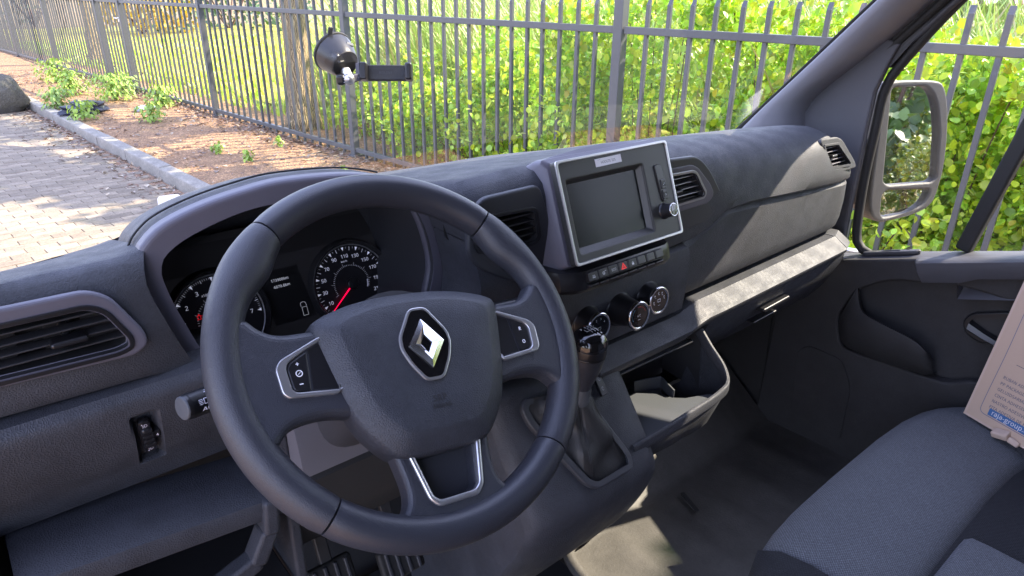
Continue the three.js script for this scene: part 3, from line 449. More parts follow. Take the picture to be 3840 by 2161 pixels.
// ------------------------------------------------------------------ dashboard
const dash = thing('dashboard', 'dark grey moulded plastic dashboard across the cab with vents, gauges and display', 'dashboard', [0, 1.0, -0.8]);
function ptsIn(poly2, y) { const xs = []; poly2.forEach((p, i) => { const q = poly2[(i + 1) % poly2.length]; if ((p[1] > y) !== (q[1] > y)) xs.push(p[0] + (y - p[1]) / (q[1] - p[1]) * (q[0] - p[0])); }); return xs.sort((a, b) => a - b); }
const lvOuter = roundPoly([[-0.835, 1.437], [-0.668, 1.434], [-0.650, 1.422], [-0.628, 1.378], [-0.6265, 1.363], [-0.640, 1.3545], [-0.835, 1.364]], 0.012, 4);
const lvInner = roundPoly([[-0.822, 1.4205], [-0.672, 1.4185], [-0.658, 1.4095], [-0.642, 1.376], [-0.6425, 1.366], [-0.655, 1.3625], [-0.742, 1.3655], [-0.822, 1.369]], 0.008, 4);
const hoodOut = smoothPts([[-0.555, 1.262], [-0.5716, 1.288], [-0.5813, 1.3007], [-0.5955, 1.333], [-0.612, 1.389], [-0.618, 1.418], [-0.615, 1.4385], [-0.606, 1.454], [-0.5836, 1.471], [-0.541, 1.485], [-0.49, 1.494], [-0.45, 1.4975], [-0.387, 1.494], [-0.34, 1.486], [-0.294, 1.470], [-0.265, 1.448], [-0.2531, 1.417], [-0.2436, 1.388], [-0.2335, 1.334], [-0.2385, 1.298], [-0.247, 1.262], [-0.28, 1.228], [-0.40, 1.215], [-0.52, 1.232]], 96, true).slice(0, -1);
const hoodIn = smoothPts([[-0.546, 1.275], [-0.562, 1.300], [-0.5765, 1.32], [-0.5847, 1.3465], [-0.594, 1.38], [-0.600, 1.4137], [-0.598, 1.43], [-0.5886, 1.444], [-0.559, 1.460], [-0.50, 1.4755], [-0.44, 1.4775], [-0.36, 1.472], [-0.31, 1.460], [-0.278, 1.440], [-0.2637, 1.417], [-0.2525, 1.384], [-0.2458, 1.339], [-0.2543, 1.302], [-0.265, 1.268], [-0.295, 1.240], [-0.40, 1.228], [-0.51, 1.245]], 96, true).slice(0, -1);
const cvOuter = roundPoly([[-0.262, 1.435], [-0.240, 1.4605], [-0.1436, 1.462], [-0.1278, 1.422], [-0.100, 1.325], [-0.105, 1.316], [-0.1922, 1.335], [-0.2458, 1.366], [-0.2629, 1.39]], 0.012, 4);
const cvInner = roundPoly([[-0.245, 1.4355], [-0.155, 1.4315], [-0.1485, 1.424], [-0.142, 1.388], [-0.150, 1.382], [-0.164, 1.3815], [-0.2455, 1.3905], [-0.252, 1.40], [-0.252, 1.428]], 0.006, 4);
const rvOuter = roundPoly([[0.095, 1.459], [0.199, 1.4525], [0.221, 1.4415], [0.246, 1.4215], [0.286, 1.378], [0.2915, 1.368], [0.287, 1.354], [0.262, 1.331], [0.242, 1.327], [0.095, 1.326]], 0.012, 4);
const rvInner = roundPoly([[0.122, 1.4305], [0.193, 1.428], [0.204, 1.4235], [0.2376, 1.385], [0.2345, 1.3775], [0.122, 1.3765]], 0.006, 4);
const r2Outer = roundPoly([[0.648, 1.4125], [0.6535, 1.4207], [0.7188, 1.4175], [0.7416, 1.4088], [0.797, 1.357], [0.806, 1.3405], [0.7272, 1.3385], [0.6937, 1.351]], 0.009, 4);
const r2Inner = roundPoly([[0.660, 1.406], [0.7195, 1.4025], [0.775, 1.3565], [0.774, 1.351], [0.700, 1.354], [0.684, 1.363]], 0.004, 3);
const cutter = (pts, zFront, depth) => new THREE.ExtrudeGeometry(poly(pts), { depth, bevelEnabled: false }).translate(0, 0, zFront - depth);
const rearY = (x) => { const k = [[-0.92, 1.358], [-0.72, 1.366], [-0.57, 1.382], [-0.47, 1.402], [-0.30, 1.400], [-0.09, 1.380], [0.09, 1.374], [0.30, 1.366], [0.90, 1.358]]; let i = k.findIndex((q) => q[0] >= x); if (i < 1) i = 1; return lerp(k[i - 1][1], k[i][1], (x - k[i - 1][0]) / (k[i][0] - k[i - 1][0])); };   // height of the pad's far edge
{ // upper pad: stations along the van's width, each a closed section (z, y)
  const st = [ // x, crest z, crest y, face z, lower edge y
    [-0.90, -0.745, 1.438, -0.722, 1.330], [-0.80, -0.742, 1.445, -0.716, 1.326], [-0.70, -0.742, 1.445, -0.715, 1.324], [-0.63, -0.742, 1.446, -0.715, 1.322], [-0.60, -0.755, 1.450, -0.722, 1.31], [-0.52, -0.80, 1.462, -0.735, 1.29], [-0.42, -0.83, 1.468, -0.735, 1.285], [-0.32, -0.78, 1.468, -0.715, 1.285], [-0.27, -0.72, 1.468, -0.672, 1.288], [-0.235, -0.695, 1.472, -0.657, 1.292],
    [-0.15, -0.69, 1.476, -0.653, 1.296], [-0.05, -0.69, 1.474, -0.652, 1.298], [0.08, -0.70, 1.468, -0.652, 1.300], [0.15, -0.71, 1.463, -0.653, 1.300], [0.22, -0.72, 1.459, -0.653, 1.303], [0.27, -0.727, 1.456, -0.652, 1.316], [0.31, -0.73, 1.453, -0.650, 1.338], [0.38, -0.733, 1.450, -0.648, 1.3405], [0.50, -0.735, 1.444, -0.647, 1.333], [0.60, -0.733, 1.440, -0.647, 1.327], [0.67, -0.73, 1.437, -0.648, 1.323], [0.715, -0.727, 1.431, -0.650, 1.320], [0.745, -0.725, 1.418, -0.652, 1.3185], [0.775, -0.722, 1.396, -0.655, 1.317], [0.80, -0.72, 1.370, -0.660, 1.316], [0.820, -0.72, 1.350, -0.668, 1.315], [0.832, -0.725, 1.338, -0.68, 1.316]];
  const key = st[0].map((_, c) => new THREE.CatmullRomCurve3(st.map((r) => V(r[0], r[c], 0)), false, 'catmullrom', 0.4));
  const rows = [];
  for (let i = 0; i < 110; i++) {
    const x = lerp(-0.90, 0.832, i / 109); let k = st.findIndex((r) => r[0] >= x); if (k < 1) k = 1; const t = (x - st[k - 1][0]) / (st[k][0] - st[k - 1][0]), u = t * t * (3 - 2 * t), mix = (c) => lerp(st[k - 1][c], st[k][c], t);
    const zc = mix(1), yc = mix(2), zf = mix(3), yb = mix(4), zw = -1.09 + 0.2 * x * x, yw = rearY(x);
    const roll = Math.min(1, Math.max(0, (x - 0.29) / 0.06)) * (1 - 0.7 * Math.min(1, Math.max(0, (x - 0.52) / 0.13))), h = lerp(Math.min(0.07, (yc - yb) * 0.6), (yc - yb) * 0.93, roll), sec = smoothPts([[zw, yw], [lerp(zw, zc, 0.45), lerp(yw, yc, 0.55) + 0.004], [zc - 0.06, yc - 0.008], [zc - 0.02, yc - 0.001], [zc, yc], [lerp(zc, zf, 0.45), yc - h * 0.13], [lerp(zc, zf, 0.8), yc - h * 0.4], [zf, yc - h], [zf + 0.001, lerp(yc - h, yb, 0.6)], [zf, yb + 0.004]], 30);
    const ring = sec.map(([z, y]) => [x, y, z]); ring.push([x, yb, zf - 0.003], [x, yb - 0.002, zf - 0.02], [x, yb - 0.004, zf - 0.12], [x, Math.min(yw - 0.03, yb - 0.004), zw + 0.08], [x, yw - 0.02, zw]);
    rows.push(ring);
  }
  let g = mergeVertices((() => { const q = loft(rows, true, true, 0.6); return q; })(), 1e-6);
  g = cut(strip(loft(rows, true, true, 0.6)), cutter(lvInner, -0.5, 0.31), cutter(inset(hoodOut, 0.004), -0.5, 0.47), cutter(cvInner, -0.5, 0.25), cutter(rvInner, -0.5, 0.25), cutter(r2Inner, -0.5, 0.26), at(extrude(poly(roundPoly([[-0.10, -0.016], [0.10, -0.016], [0.10, 0.016], [-0.10, 0.016]], 0.015)), 0.06, 0), -0.765, 1.39, -0.862, -Math.PI / 2, 0, 0));
  part(dash, 'upper_pad', g, M.dash, 'soft grained upper dashboard pad with rolled front edge');
}
function vent(name, zF, outer, inner, ys, vs, tab, ringMat, opts = {}) {
  const F = frame([0, 0, zF], [0, 0, 1]), depth = opts.depth ?? 0.055;
  const fr = part(dash, name, on(extrude(hole(poly(outer), inset(inner, -0.001)), 0.010, 0.0035, 3), F), ringMat);
  const ringRow = (d, off) => inset(inner, d).map(([x, y]) => [x, y, zF + off]);
  part(fr, 'duct', join(loft([ringRow(0.0, 0.008), ringRow(0.0015, 0.0), ringRow(0.003, -depth)], true, false, 0.6), on(new THREE.ShapeGeometry(poly(inset(inner, -0.004))), frame([0, 0, zF - depth], [0, 0, 1]))), M.dark);
  if (opts.lip) part(fr, 'bezel', on(extrude(hole(poly(inset(inner, -0.003)), inset(inner, 0.0005)), 0.004, 0.001, 2), frame([0, 0, zF + 0.008], [0, 0, 1])), opts.lip);
  ys.forEach(([y0, slope]) => { const r = ptsIn(inner, y0); if (r.length < 2) return; const a = r[0], b = r[r.length - 1]; part(fr, 'slat', bar([a, y0 - slope * (b - a) / 2, zF - 0.004], [b, y0 + slope * (b - a) / 2, zF - 0.004], 0.016, 0.0022, 0.001), opts.slat ?? M.slat); });
  vs.forEach((x) => { const yy = inner.filter(() => true).map((p) => p[1]), lo = Math.min(...yy), hi = Math.max(...yy); part(fr, 'vane', bar([x, lo + 0.004, zF - 0.030], [x + 0.006, hi - 0.006, zF - 0.030], 0.0016, 0.022, 0.0006), M.slat); });
  if (tab) part(fr, 'adjuster_tab', join(bar([tab[0] - tab[2] / 2, tab[1], zF + 0.003], [tab[0] + tab[2] / 2, tab[1], zF + 0.003], 0.018, 0.0065, 0.003), bar([tab[0] - 0.004, tab[1], zF - 0.022], [tab[0] + 0.004, tab[1], zF - 0.022], 0.03, 0.016, 0.003)), opts.tabMat ?? M.satin);
  return fr;
}
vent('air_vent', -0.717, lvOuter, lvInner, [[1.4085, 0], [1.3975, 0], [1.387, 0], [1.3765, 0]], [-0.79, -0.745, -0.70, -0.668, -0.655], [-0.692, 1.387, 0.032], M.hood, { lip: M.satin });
vent('air_vent', -0.660, cvOuter, cvInner, [[1.4225, 0], [1.4125, 0], [1.4025, 0], [1.3935, 0]], [-0.232, -0.205, -0.18, -0.160], [-0.205, 1.408, 0.03], M.dashSmooth, { lip: M.satin });
const rvRing = roundPoly([[0.10, 1.4435], [0.19, 1.4405], [0.2085, 1.4325], [0.2495, 1.3985], [0.2625, 1.382], [0.261, 1.3715], [0.248, 1.3635], [0.10, 1.363]], 0.008, 4);
const rv = vent('air_vent', -0.661, rvOuter, rvInner, [[1.4185, 0], [1.408, 0], [1.398, 0], [1.387, 0]], [0.15, 0.185, 0.21], [0.163, 1.398, 0.02], M.dashSmooth, { lip: M.slatTrim, slat: M.slatTrim });
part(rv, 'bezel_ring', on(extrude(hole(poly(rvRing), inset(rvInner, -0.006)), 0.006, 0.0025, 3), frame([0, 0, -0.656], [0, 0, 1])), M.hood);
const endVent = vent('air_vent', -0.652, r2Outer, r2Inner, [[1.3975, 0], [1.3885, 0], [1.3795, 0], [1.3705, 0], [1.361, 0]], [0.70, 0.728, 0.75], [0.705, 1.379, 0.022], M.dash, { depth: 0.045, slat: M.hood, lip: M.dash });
{ // the end vent leans back with the fascia
  const tilt = new THREE.Matrix4().makeTranslation(0, 1.375, -0.668).multiply(new THREE.Matrix4().makeRotationX(-0.2)).multiply(new THREE.Matrix4().makeTranslation(0, -1.375, 0.652));
  const toW = new THREE.Matrix4().makeTranslation(dash.position.x, dash.position.y, dash.position.z), m = toW.clone().invert().multiply(tilt).multiply(toW);
  endVent.traverse((o) => o.geometry.applyMatrix4(m));
}
{ // defroster slot insert
  const d = part(dash, 'defroster_slot', at(extrude(hole(poly(roundPoly([[-0.112, -0.026], [0.112, -0.026], [0.112, 0.026], [-0.112, 0.026]], 0.025)), roundPoly([[-0.097, -0.014], [0.097, -0.014], [0.097, 0.014], [-0.097, 0.014]], 0.013)), 0.006, 0.002, 2), -0.765, 1.4105, -0.862, -Math.PI / 2 - 0.32, 0, 0), M.dash);
  for (let k = 0; k < 4; k++) part(d, 'grille_bar', at(rbox(0.003, 0.03, 0.012, 0.001), -0.83 + k * 0.045, 1.406, -0.862, -Math.PI / 2 - 0.32, 0, 0), M.dark);
}
{ // instrument hood and cluster
  const zR = -0.758, back = (pts, z, dy, s) => scaleAbout(pts, s, 0, dy).map(([x, y]) => [x, y, z]);
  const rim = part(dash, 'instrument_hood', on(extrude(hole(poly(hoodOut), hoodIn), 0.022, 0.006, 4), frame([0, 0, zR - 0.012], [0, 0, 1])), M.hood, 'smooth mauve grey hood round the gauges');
  part(rim, 'outer_shell', loft([hoodOut.map(([x, y]) => [x, y, zR]), back(hoodOut, -0.80, -0.002, 0.99), back(hoodOut, -0.88, -0.016, 0.95), back(hoodOut, -0.97, -0.04, 0.90), back(hoodOut, -1.02, -0.07, 0.84)], true, false, 1.2), M.dash);
  part(rim, 'inner_shell', loft([hoodIn.map(([x, y]) => [x, y, zR]), back(hoodIn, -0.80, -0.004, 0.99), back(hoodIn, -0.86, -0.012, 0.975), back(hoodIn, -0.94, -0.02, 0.965)], true, false, 1.2), M.dashSmooth);
  part(rim, 'side_wall_pad', loft([0, 1, 2, 3].map((k) => { const sl = hoodOut.filter(([x, y]) => x > -0.275 && y < 1.47); return sl.map(([x, y]) => [x + 0.001 * k, y, zR - 0.005 + 0.033 * k]); }), false, false, 1.5), M.dash);
  // stitched seam along the hood's upper edge
  const seam = hoodOut.slice(12, 46).map(([x, y]) => [x - 0.0, y + 0.001, -0.785]);
  part(rim, 'stitched_seam', tube(seam, 0.0013, 80, 5), M.dark);
  const DF = frame([-0.42, 1.285, -0.90], [0, 0.34, 0.94]);
  const W = 0.36, H = 0.19, K = 4600, cv = canvasTex(Math.round(W * K), Math.round(H * K), (x, w, h) => {
    const X = (u) => (u + 0.165) * K, Y = (v) => h - (v + 0.09) * K, mm = K / 1000;
    x.fillStyle = '#0a0a0d'; x.fillRect(0, 0, w, h);
    x.fillStyle = '#16161a'; x.beginPath(); x.rect(X(-0.165), Y(0.062), W * K, 0.152 * K); x.fill();
    const gauge = (cx, cy, r) => { x.fillStyle = '#07070c'; x.beginPath(); x.arc(X(cx), Y(cy), r * K, 0, 7); x.fill(); };
    gauge(0.114, -0.006, 0.060); gauge(-0.086, -0.004, 0.060);
    x.fillStyle = '#020203'; x.beginPath(); x.moveTo(X(-0.024), Y(0.043)); x.lineTo(X(0.037), Y(0.0425)); x.lineTo(X(0.047), Y(-0.037)); x.lineTo(X(-0.0145), Y(-0.037)); x.fill();
    const ink = '#d8dcf4'; x.strokeStyle = x.fillStyle = ink; x.textAlign = 'center'; x.textBaseline = 'middle';
    const tick = (cx, cy, a, r0, r1, wd) => { x.lineWidth = wd * mm; x.beginPath(); x.moveTo(X(cx + Math.cos(a) * r0), Y(cy + Math.sin(a) * r0)); x.lineTo(X(cx + Math.cos(a) * r1), Y(cy + Math.sin(a) * r1)); x.stroke(); };
    const tri = (cx, cy, a) => { const p = (r, d) => [X(cx + Math.cos(a) * r - Math.sin(a) * d), Y(cy + Math.sin(a) * r + Math.cos(a) * d)]; x.beginPath(); x.moveTo(...p(0.0515, 0)); x.lineTo(...p(0.0575, 0.0021)); x.lineTo(...p(0.0575, -0.0021)); x.fill(); };
    const sp = (v) => (219 - v * 1.155) * Math.PI / 180;
    for (let v = 0; v <= 220; v += 5) { const m = v % 20 === 10; if (m) tri(0.114, -0.006, sp(v)); else tick(0.114, -0.006, sp(v), v % 10 ? 0.0545 : 0.0515, 0.0575, v % 10 ? 0.35 : 0.6); }
    x.font = `${7.6 * mm}px sans-serif`; for (let v = 10; v <= 210; v += 20) { const a = sp(v), r = v > 100 ? 0.0435 : 0.0455; x.fillText(String(v), X(0.114 + Math.cos(a) * r), Y(-0.006 + Math.sin(a) * r)); }
    x.font = `${4.4 * mm}px sans-serif`; x.fillText('km/h', X(0.110), Y(0.030));
    for (let k = 0; k <= 40; k++) { const a = (205 - k * 5.6) * Math.PI / 180; tick(0.114, -0.006, a, 0.0275, k % 6 ? 0.0300 : 0.0335, 0.35); }
    x.lineWidth = 2 * mm; x.beginPath(); x.arc(X(0.114), Y(-0.006), 0.0265 * K, -0.02, 0.42); x.strokeStyle = '#8d90a6'; x.stroke(); x.strokeStyle = ink;
    const tc = (v) => (207 - v * 30) * Math.PI / 180;
    for (let v = 0; v <= 70; v++) { if (v % 10 === 0) tri(-0.086, -0.004, tc(v / 10)); else tick(-0.086, -0.004, tc(v / 10), v % 5 ? 0.0545 : 0.0525, 0.0575, v % 5 ? 0.35 : 0.6); }
    x.font = `${8.2 * mm}px sans-serif`; for (let v = 0; v <= 7; v++) { const a = tc(v); x.fillText(String(v), X(-0.086 + Math.cos(a) * 0.044), Y(-0.004 + Math.sin(a) * 0.044)); }
    x.font = `${4.6 * mm}px sans-serif`; x.fillText('x1000', X(-0.095), Y(0.031));
    for (let k = 0; k <= 24; k++) { const a = (200 - k * 7) * Math.PI / 180; tick(-0.086, -0.004, a, 0.0265, k % 6 ? 0.029 : 0.032, 0.35); }
    x.fillStyle = x.strokeStyle = '#ff1626'; x.lineWidth = 0.8 * mm; x.strokeRect(X(-0.1125), Y(0.0065), 3.4 * mm, 5.2 * mm); for (const [a, b] of [[-0.114, 0.006], [-0.1078, 0.006], [-0.114, 0.002], [-0.1078, 0.002]]) x.fillRect(X(a), Y(b), 1.2 * mm, 1.1 * mm); x.beginPath(); x.arc(X(-0.1108), Y(0.0075), 1.2 * mm, 0, 7); x.fill();
    x.fillStyle = x.strokeStyle = '#e8ebf8'; x.font = `${5.6 * mm}px sans-serif`; x.fillText('173908km', X(0.0072), Y(0.0275)); x.fillText('4870.8km', X(0.0082), Y(0.0178));
    x.lineWidth = 0.5 * mm; x.strokeRect(X(0.0285), Y(-0.0205), 7.5 * mm, 12.5 * mm); x.beginPath(); x.moveTo(X(0.0275), Y(-0.0195)); x.lineTo(X(0.0275), Y(-0.0155)); x.quadraticCurveTo(X(0.0275), Y(-0.013), X(0.031), Y(-0.013)); x.quadraticCurveTo(X(0.0355), Y(-0.013), X(0.0355), Y(-0.016)); x.lineTo(X(0.036), Y(-0.0195)); x.stroke();
  });
  const fm = mat({ map: cv, roughness: 0.55, emissive: lin(1, 1, 1), emissiveMap: cv, emissiveIntensity: 0.10 });
  const cl = part(dash, 'instrument_cluster', on(extrude(poly([[-0.19, -0.10], [0.21, -0.10], [0.21, 0.11], [-0.19, 0.11]]), 0.01, 0).translate(0, 0, -0.012), DF), M.dark);
  part(cl, 'dial_face', on(new THREE.PlaneGeometry(W, H).translate(-0.165 + W / 2, -0.09 + H / 2, 0.0), DF), fm, 'black printed gauge face with white numbers');
  for (const cx of [0.114, -0.086]) {
    part(cl, 'gauge_ring', on(new THREE.TorusGeometry(0.0607, 0.0011, 8, 72).translate(cx, cx > 0 ? -0.006 : -0.004, 0.002), DF), M.silver);
    part(cl, 'needle', on(extrude(poly([[0.004, -0.0011], [0.053, -0.0004], [0.053, 0.0004], [0.004, 0.0011]]), 0.0012, 0.0002, 1).rotateZ((cx > 0 ? 219 : 214) * Math.PI / 180).translate(cx, cx > 0 ? -0.006 : -0.004, 0.004), DF), M.needle, 'red gauge needle resting at zero');
    part(cl, 'needle_hub', on(lathe([[0, 0.007], [0.008, 0.0065], [0.0095, 0.004], [0.0098, 0]], 28).translate(cx, cx > 0 ? -0.006 : -0.004, 0.001), DF), M.satin);
    part(cl, 'gauge_cowl', on(lathe([[0.0625, 0.0], [0.0632, 0.012], [0.067, 0.014], [0.0705, 0.0]], 56).translate(cx, cx > 0 ? -0.006 : -0.004, 0.0), DF), M.dark);
  }
}
{ // lower dashboard: knee panel, ledge and cubby on the left, centre stack, passenger fascia, long ledge, glovebox
  const sec = (xs, f) => xs.map((x) => f(x).map(([z, y]) => [x, y, z]));
  const range = (a, b, n) => Array.from({ length: n + 1 }, (_, i) => lerp(a, b, i / n));
  const knProf = smoothPts([[-0.708, 1.318], [-0.700, 1.308], [-0.700, 1.29], [-0.706, 1.262], [-0.716, 1.235], [-0.726, 1.215], [-0.732, 1.200], [-0.738, 1.185]], 56);
  const ss = (a, b, v) => { const t = Math.min(1, Math.max(0, (v - a) / (b - a))); return t * t * (3 - 2 * t); };
  const kn = loft(sec(range(-0.86, -0.53, 132), (x) => { const e = Math.max(0, (-0.775 - x) / 0.085), o = 0.03 * e * e, c = -0.6465 + (1.2545 - 1.2545) * 0; return [[-0.73, 1.322], ...knProf.map(([z, y]) => { const cx = c + (y - 1.2545) * -0.03, pit = ss(-0.0135, -0.011, x - cx) * (1 - ss(0.0085, 0.0135, x - cx)) * ss(1.217, 1.220, y) * (1 - ss(1.288, 1.291, y)); return [z + o - 0.014 * pit, y]; }), [-0.80, 1.18], [-0.80, 1.322]]; }), true, true, 0.5);
  const knee = part(dash, 'knee_panel', kn, M.dash, 'grained knee panel left of the steering column');
  // headlamp leveller
  const lf = new THREE.Matrix4().compose(V(-0.6480, 1.2560, -0.7215), new THREE.Quaternion().setFromEuler(new THREE.Euler(0.33, 0, 0.06)), V(1, 1, 1));
  const lamp = (x, cx, cy, up, s) => { x.lineWidth = 1.6 * s; x.beginPath(); x.moveTo(cx, cy - 6 * s); x.lineTo(cx, cy + 6 * s); x.bezierCurveTo(cx + 13 * s, cy + 6 * s, cx + 13 * s, cy - 6 * s, cx, cy - 6 * s); x.stroke(); for (const k of [-4, 0, 4]) { x.beginPath(); x.moveTo(cx - 3 * s, cy + k * s); x.lineTo(cx - 9 * s, cy + k * s + 2 * s); x.stroke(); } x.beginPath(); x.arc(cx - 9 * s, cy + up * 8 * s, 2 * s, 0, 7); x.fill(); };
  const lvT = canvasTex(96, 320, (x) => { x.fillStyle = '#191a22'; x.fillRect(0, 0, 96, 320); x.strokeStyle = x.fillStyle = '#eef'; lamp(x, 50, 30, -1, 2.4); lamp(x, 50, 290, 1, 2.4); });
  const lv = part(dash, 'headlamp_leveller', on(extrude(poly(roundPoly([[-0.0062, -0.0265], [0.0062, -0.0265], [0.0062, 0.0265], [-0.0062, 0.0265]], 0.006)), 0.008, 0.0015, 2), lf), M.satin);
  part(lv, 'printed_face', on(new THREE.PlaneGeometry(0.0105, 0.048).translate(0, 0, 0.0082), lf), mat({ map: lvT, roughness: 0.5 }), 'white headlamp height symbols');
  const wg = []; for (let k = 0; k < 4; k++) wg.push(on(new THREE.CylinderGeometry(0.0042, 0.0042, 0.0105, 16).rotateZ(Math.PI / 2).translate(0.0006, 0.0108 - k * 0.0072, 0.0085), lf));
  part(lv, 'thumb_wheel', join(on(rbox(0.0115, 0.033, 0.012, 0.004, 3).translate(0.0006, 0, 0.006), lf), wg), M.satin);
  const n4 = canvasTex(64, 64, (x) => { x.fillStyle = '#15161c'; x.fillRect(0, 0, 64, 64); x.fillStyle = '#eef'; x.font = 'bold 46px sans-serif'; x.textAlign = 'center'; x.textBaseline = 'middle'; x.fillText('4', 32, 34); });
  part(lv, 'index_tab', on(rbox(0.008, 0.011, 0.01, 0.0015).translate(0.0095, 0.0015, 0.005), lf), M.satin); part(lv, 'index_number', on(new THREE.PlaneGeometry(0.0058, 0.0075).translate(0.0098, 0.0015, 0.0102), lf), mat({ map: n4, roughness: 0.5 }));
  // ledge and cubby below it
  part(dash, 'storage_ledge', loft(sec(range(-0.79, -0.525, 20), (x) => { const y = 1.180 - 0.11 * (x + 0.782); return [[-0.76, y + 0.002], [-0.72, y + 0.001], [-0.70, y], [-0.672, y - 0.003], [-0.663, y - 0.007], [-0.660, y - 0.016], [-0.664, y - 0.034], [-0.675, y - 0.040], [-0.74, y - 0.04], [-0.76, y - 0.02]]; }), true, true, 0.7), M.dash, 'grained sloping ledge under the knee panel');
  const cub = part(dash, 'storage_cubby', join(boxFT(-0.80, -0.53, 0.98, 1.15, -0.86, -0.845, 0.002), boxFT(-0.80, -0.53, 0.985, 0.995, -0.845, -0.67, 0.003), boxFT(-0.812, -0.80, 0.98, 1.2, -0.86, -0.66, 0.003)), M.dark);
  part(cub, 'cubby_rim', join(bar([-0.548, 1.15, -0.672], [-0.553, 1.10, -0.672], 0.034, 0.02, 0.006), bar([-0.553, 1.105, -0.672], [-0.575, 1.063, -0.672], 0.03, 0.022, 0.006), bar([-0.57, 1.066, -0.672], [-0.66, 1.035, -0.672], 0.026, 0.024, 0.006), bar([-0.65, 1.037, -0.672], [-0.80, 1.02, -0.672], 0.024, 0.024, 0.006)), M.dash);
  part(dash, 'knee_side_panel', boxFT(-0.527, -0.512, 0.95, 1.30, -0.86, -0.675, 0.005), M.dash);
  // centre: climate panel face and its surround
  part(dash, 'centre_stack', loft(sec(range(-0.225, 0.20, 14), (x) => { const o = 0.06 * Math.max(0, (-0.15 - x) / 0.075) ** 2; return [[-0.66 - o, 1.300], [-0.645 - o, 1.296], [-0.640 - o, 1.28], [-0.640 - o, 1.23], [-0.642 - o, 1.20], [-0.644 - o, 1.18], [-0.66 - o, 1.165], [-0.74, 1.165], [-0.74, 1.30]]; }), true, true, 0.6), M.dash);
  // passenger fascia below the crease
  part(dash, 'passenger_fascia', loft(sec(range(0.20, 0.822, 30), (x) => { const c = x > 0.76 ? 0.02 * ((x - 0.76) / 0.062) ** 2 : 0, yt = x < 0.32 ? lerp(1.302, 1.340, Math.max(0, (x - 0.22) / 0.1)) : lerp(1.340, 1.317, (x - 0.32) / 0.5), yb = lerp(1.186, 1.198, (x - 0.2) / 0.62); return [[-0.72, yt], [-0.664 - c, yt - 0.002], [-0.6555 - c, yt - 0.012], [-0.654 - c, lerp(yt, yb, 0.4)], [-0.656 - c, lerp(yt, yb, 0.75)], [-0.660 - c, yb + 0.012], [-0.668 - c, yb + 0.003], [-0.685, yb], [-0.73, yb]]; }), true, true, 0.6), M.dash, 'smooth lower fascia in front of the passenger seats');
  // the long ledge: from the gear console to the passenger door
  part(dash, 'long_ledge', loft(sec([-0.035, -0.02, 0.0, 0.03, 0.07, 0.12, 0.17, 0.20, 0.225, 0.25, 0.28, 0.33, 0.4, 0.5, 0.6, 0.7, 0.75, 0.762], (x) => { const d = x < 0.25 ? Math.min(1, Math.max(0, (0.25 - x) / 0.06)) : 0, u = d * d * (3 - 2 * d), yb = lerp(1.179, 1.166, u) + 0.012 * Math.max(0, (x - 0.3) / 0.46), yf = yb - lerp(0.020, 0.018, u); return [[-0.70, yb - 0.002], [-0.652, yb], [-0.648, yb + 0.001], [-0.620, yf + 0.003], [-0.615, yf - 0.001], [-0.616, yf - 0.007], [-0.632, yf - 0.028], [-0.66, yf - 0.034], [-0.70, yf - 0.034]]; }), true, true, 0.5), M.dash, 'long projecting ledge catching sunlight under the fascia');
  part(dash, 'ledge_end_cap', loft(sec([0.764, 0.78, 0.795, 0.812], (x) => { const yb = 1.1915, yf = 1.1715, c = (x - 0.764) * 0.35; return [[-0.70, yb - 0.002], [-0.652 - c, yb], [-0.648 - c, yb], [-0.620 - c, yf + 0.003], [-0.616 - c, yf - 0.002], [-0.620 - c, yf - 0.012], [-0.66, yf - 0.034], [-0.70, yf - 0.034]]; }), true, true, 0.5), M.dash);
  const gb = part(dash, 'glovebox_lid', loft(sec(range(0.285, 0.80, 16), (x) => [[-0.634, 1.145], [-0.640, 1.12], [-0.668, 1.06], [-0.70, 1.012], [-0.725, 1.0], [-0.74, 1.01], [-0.70, 1.08], [-0.665, 1.146]]), true, true, 0.6), M.dash);
  part(gb, 'lid_handle', join(bar([0.475, 1.094, -0.648], [0.575, 1.098, -0.648], 0.030, 0.010, 0.004), bar([0.47, 1.062, -0.660], [0.56, 1.064, -0.660], 0.022, 0.006, 0.003)), M.satin);
}
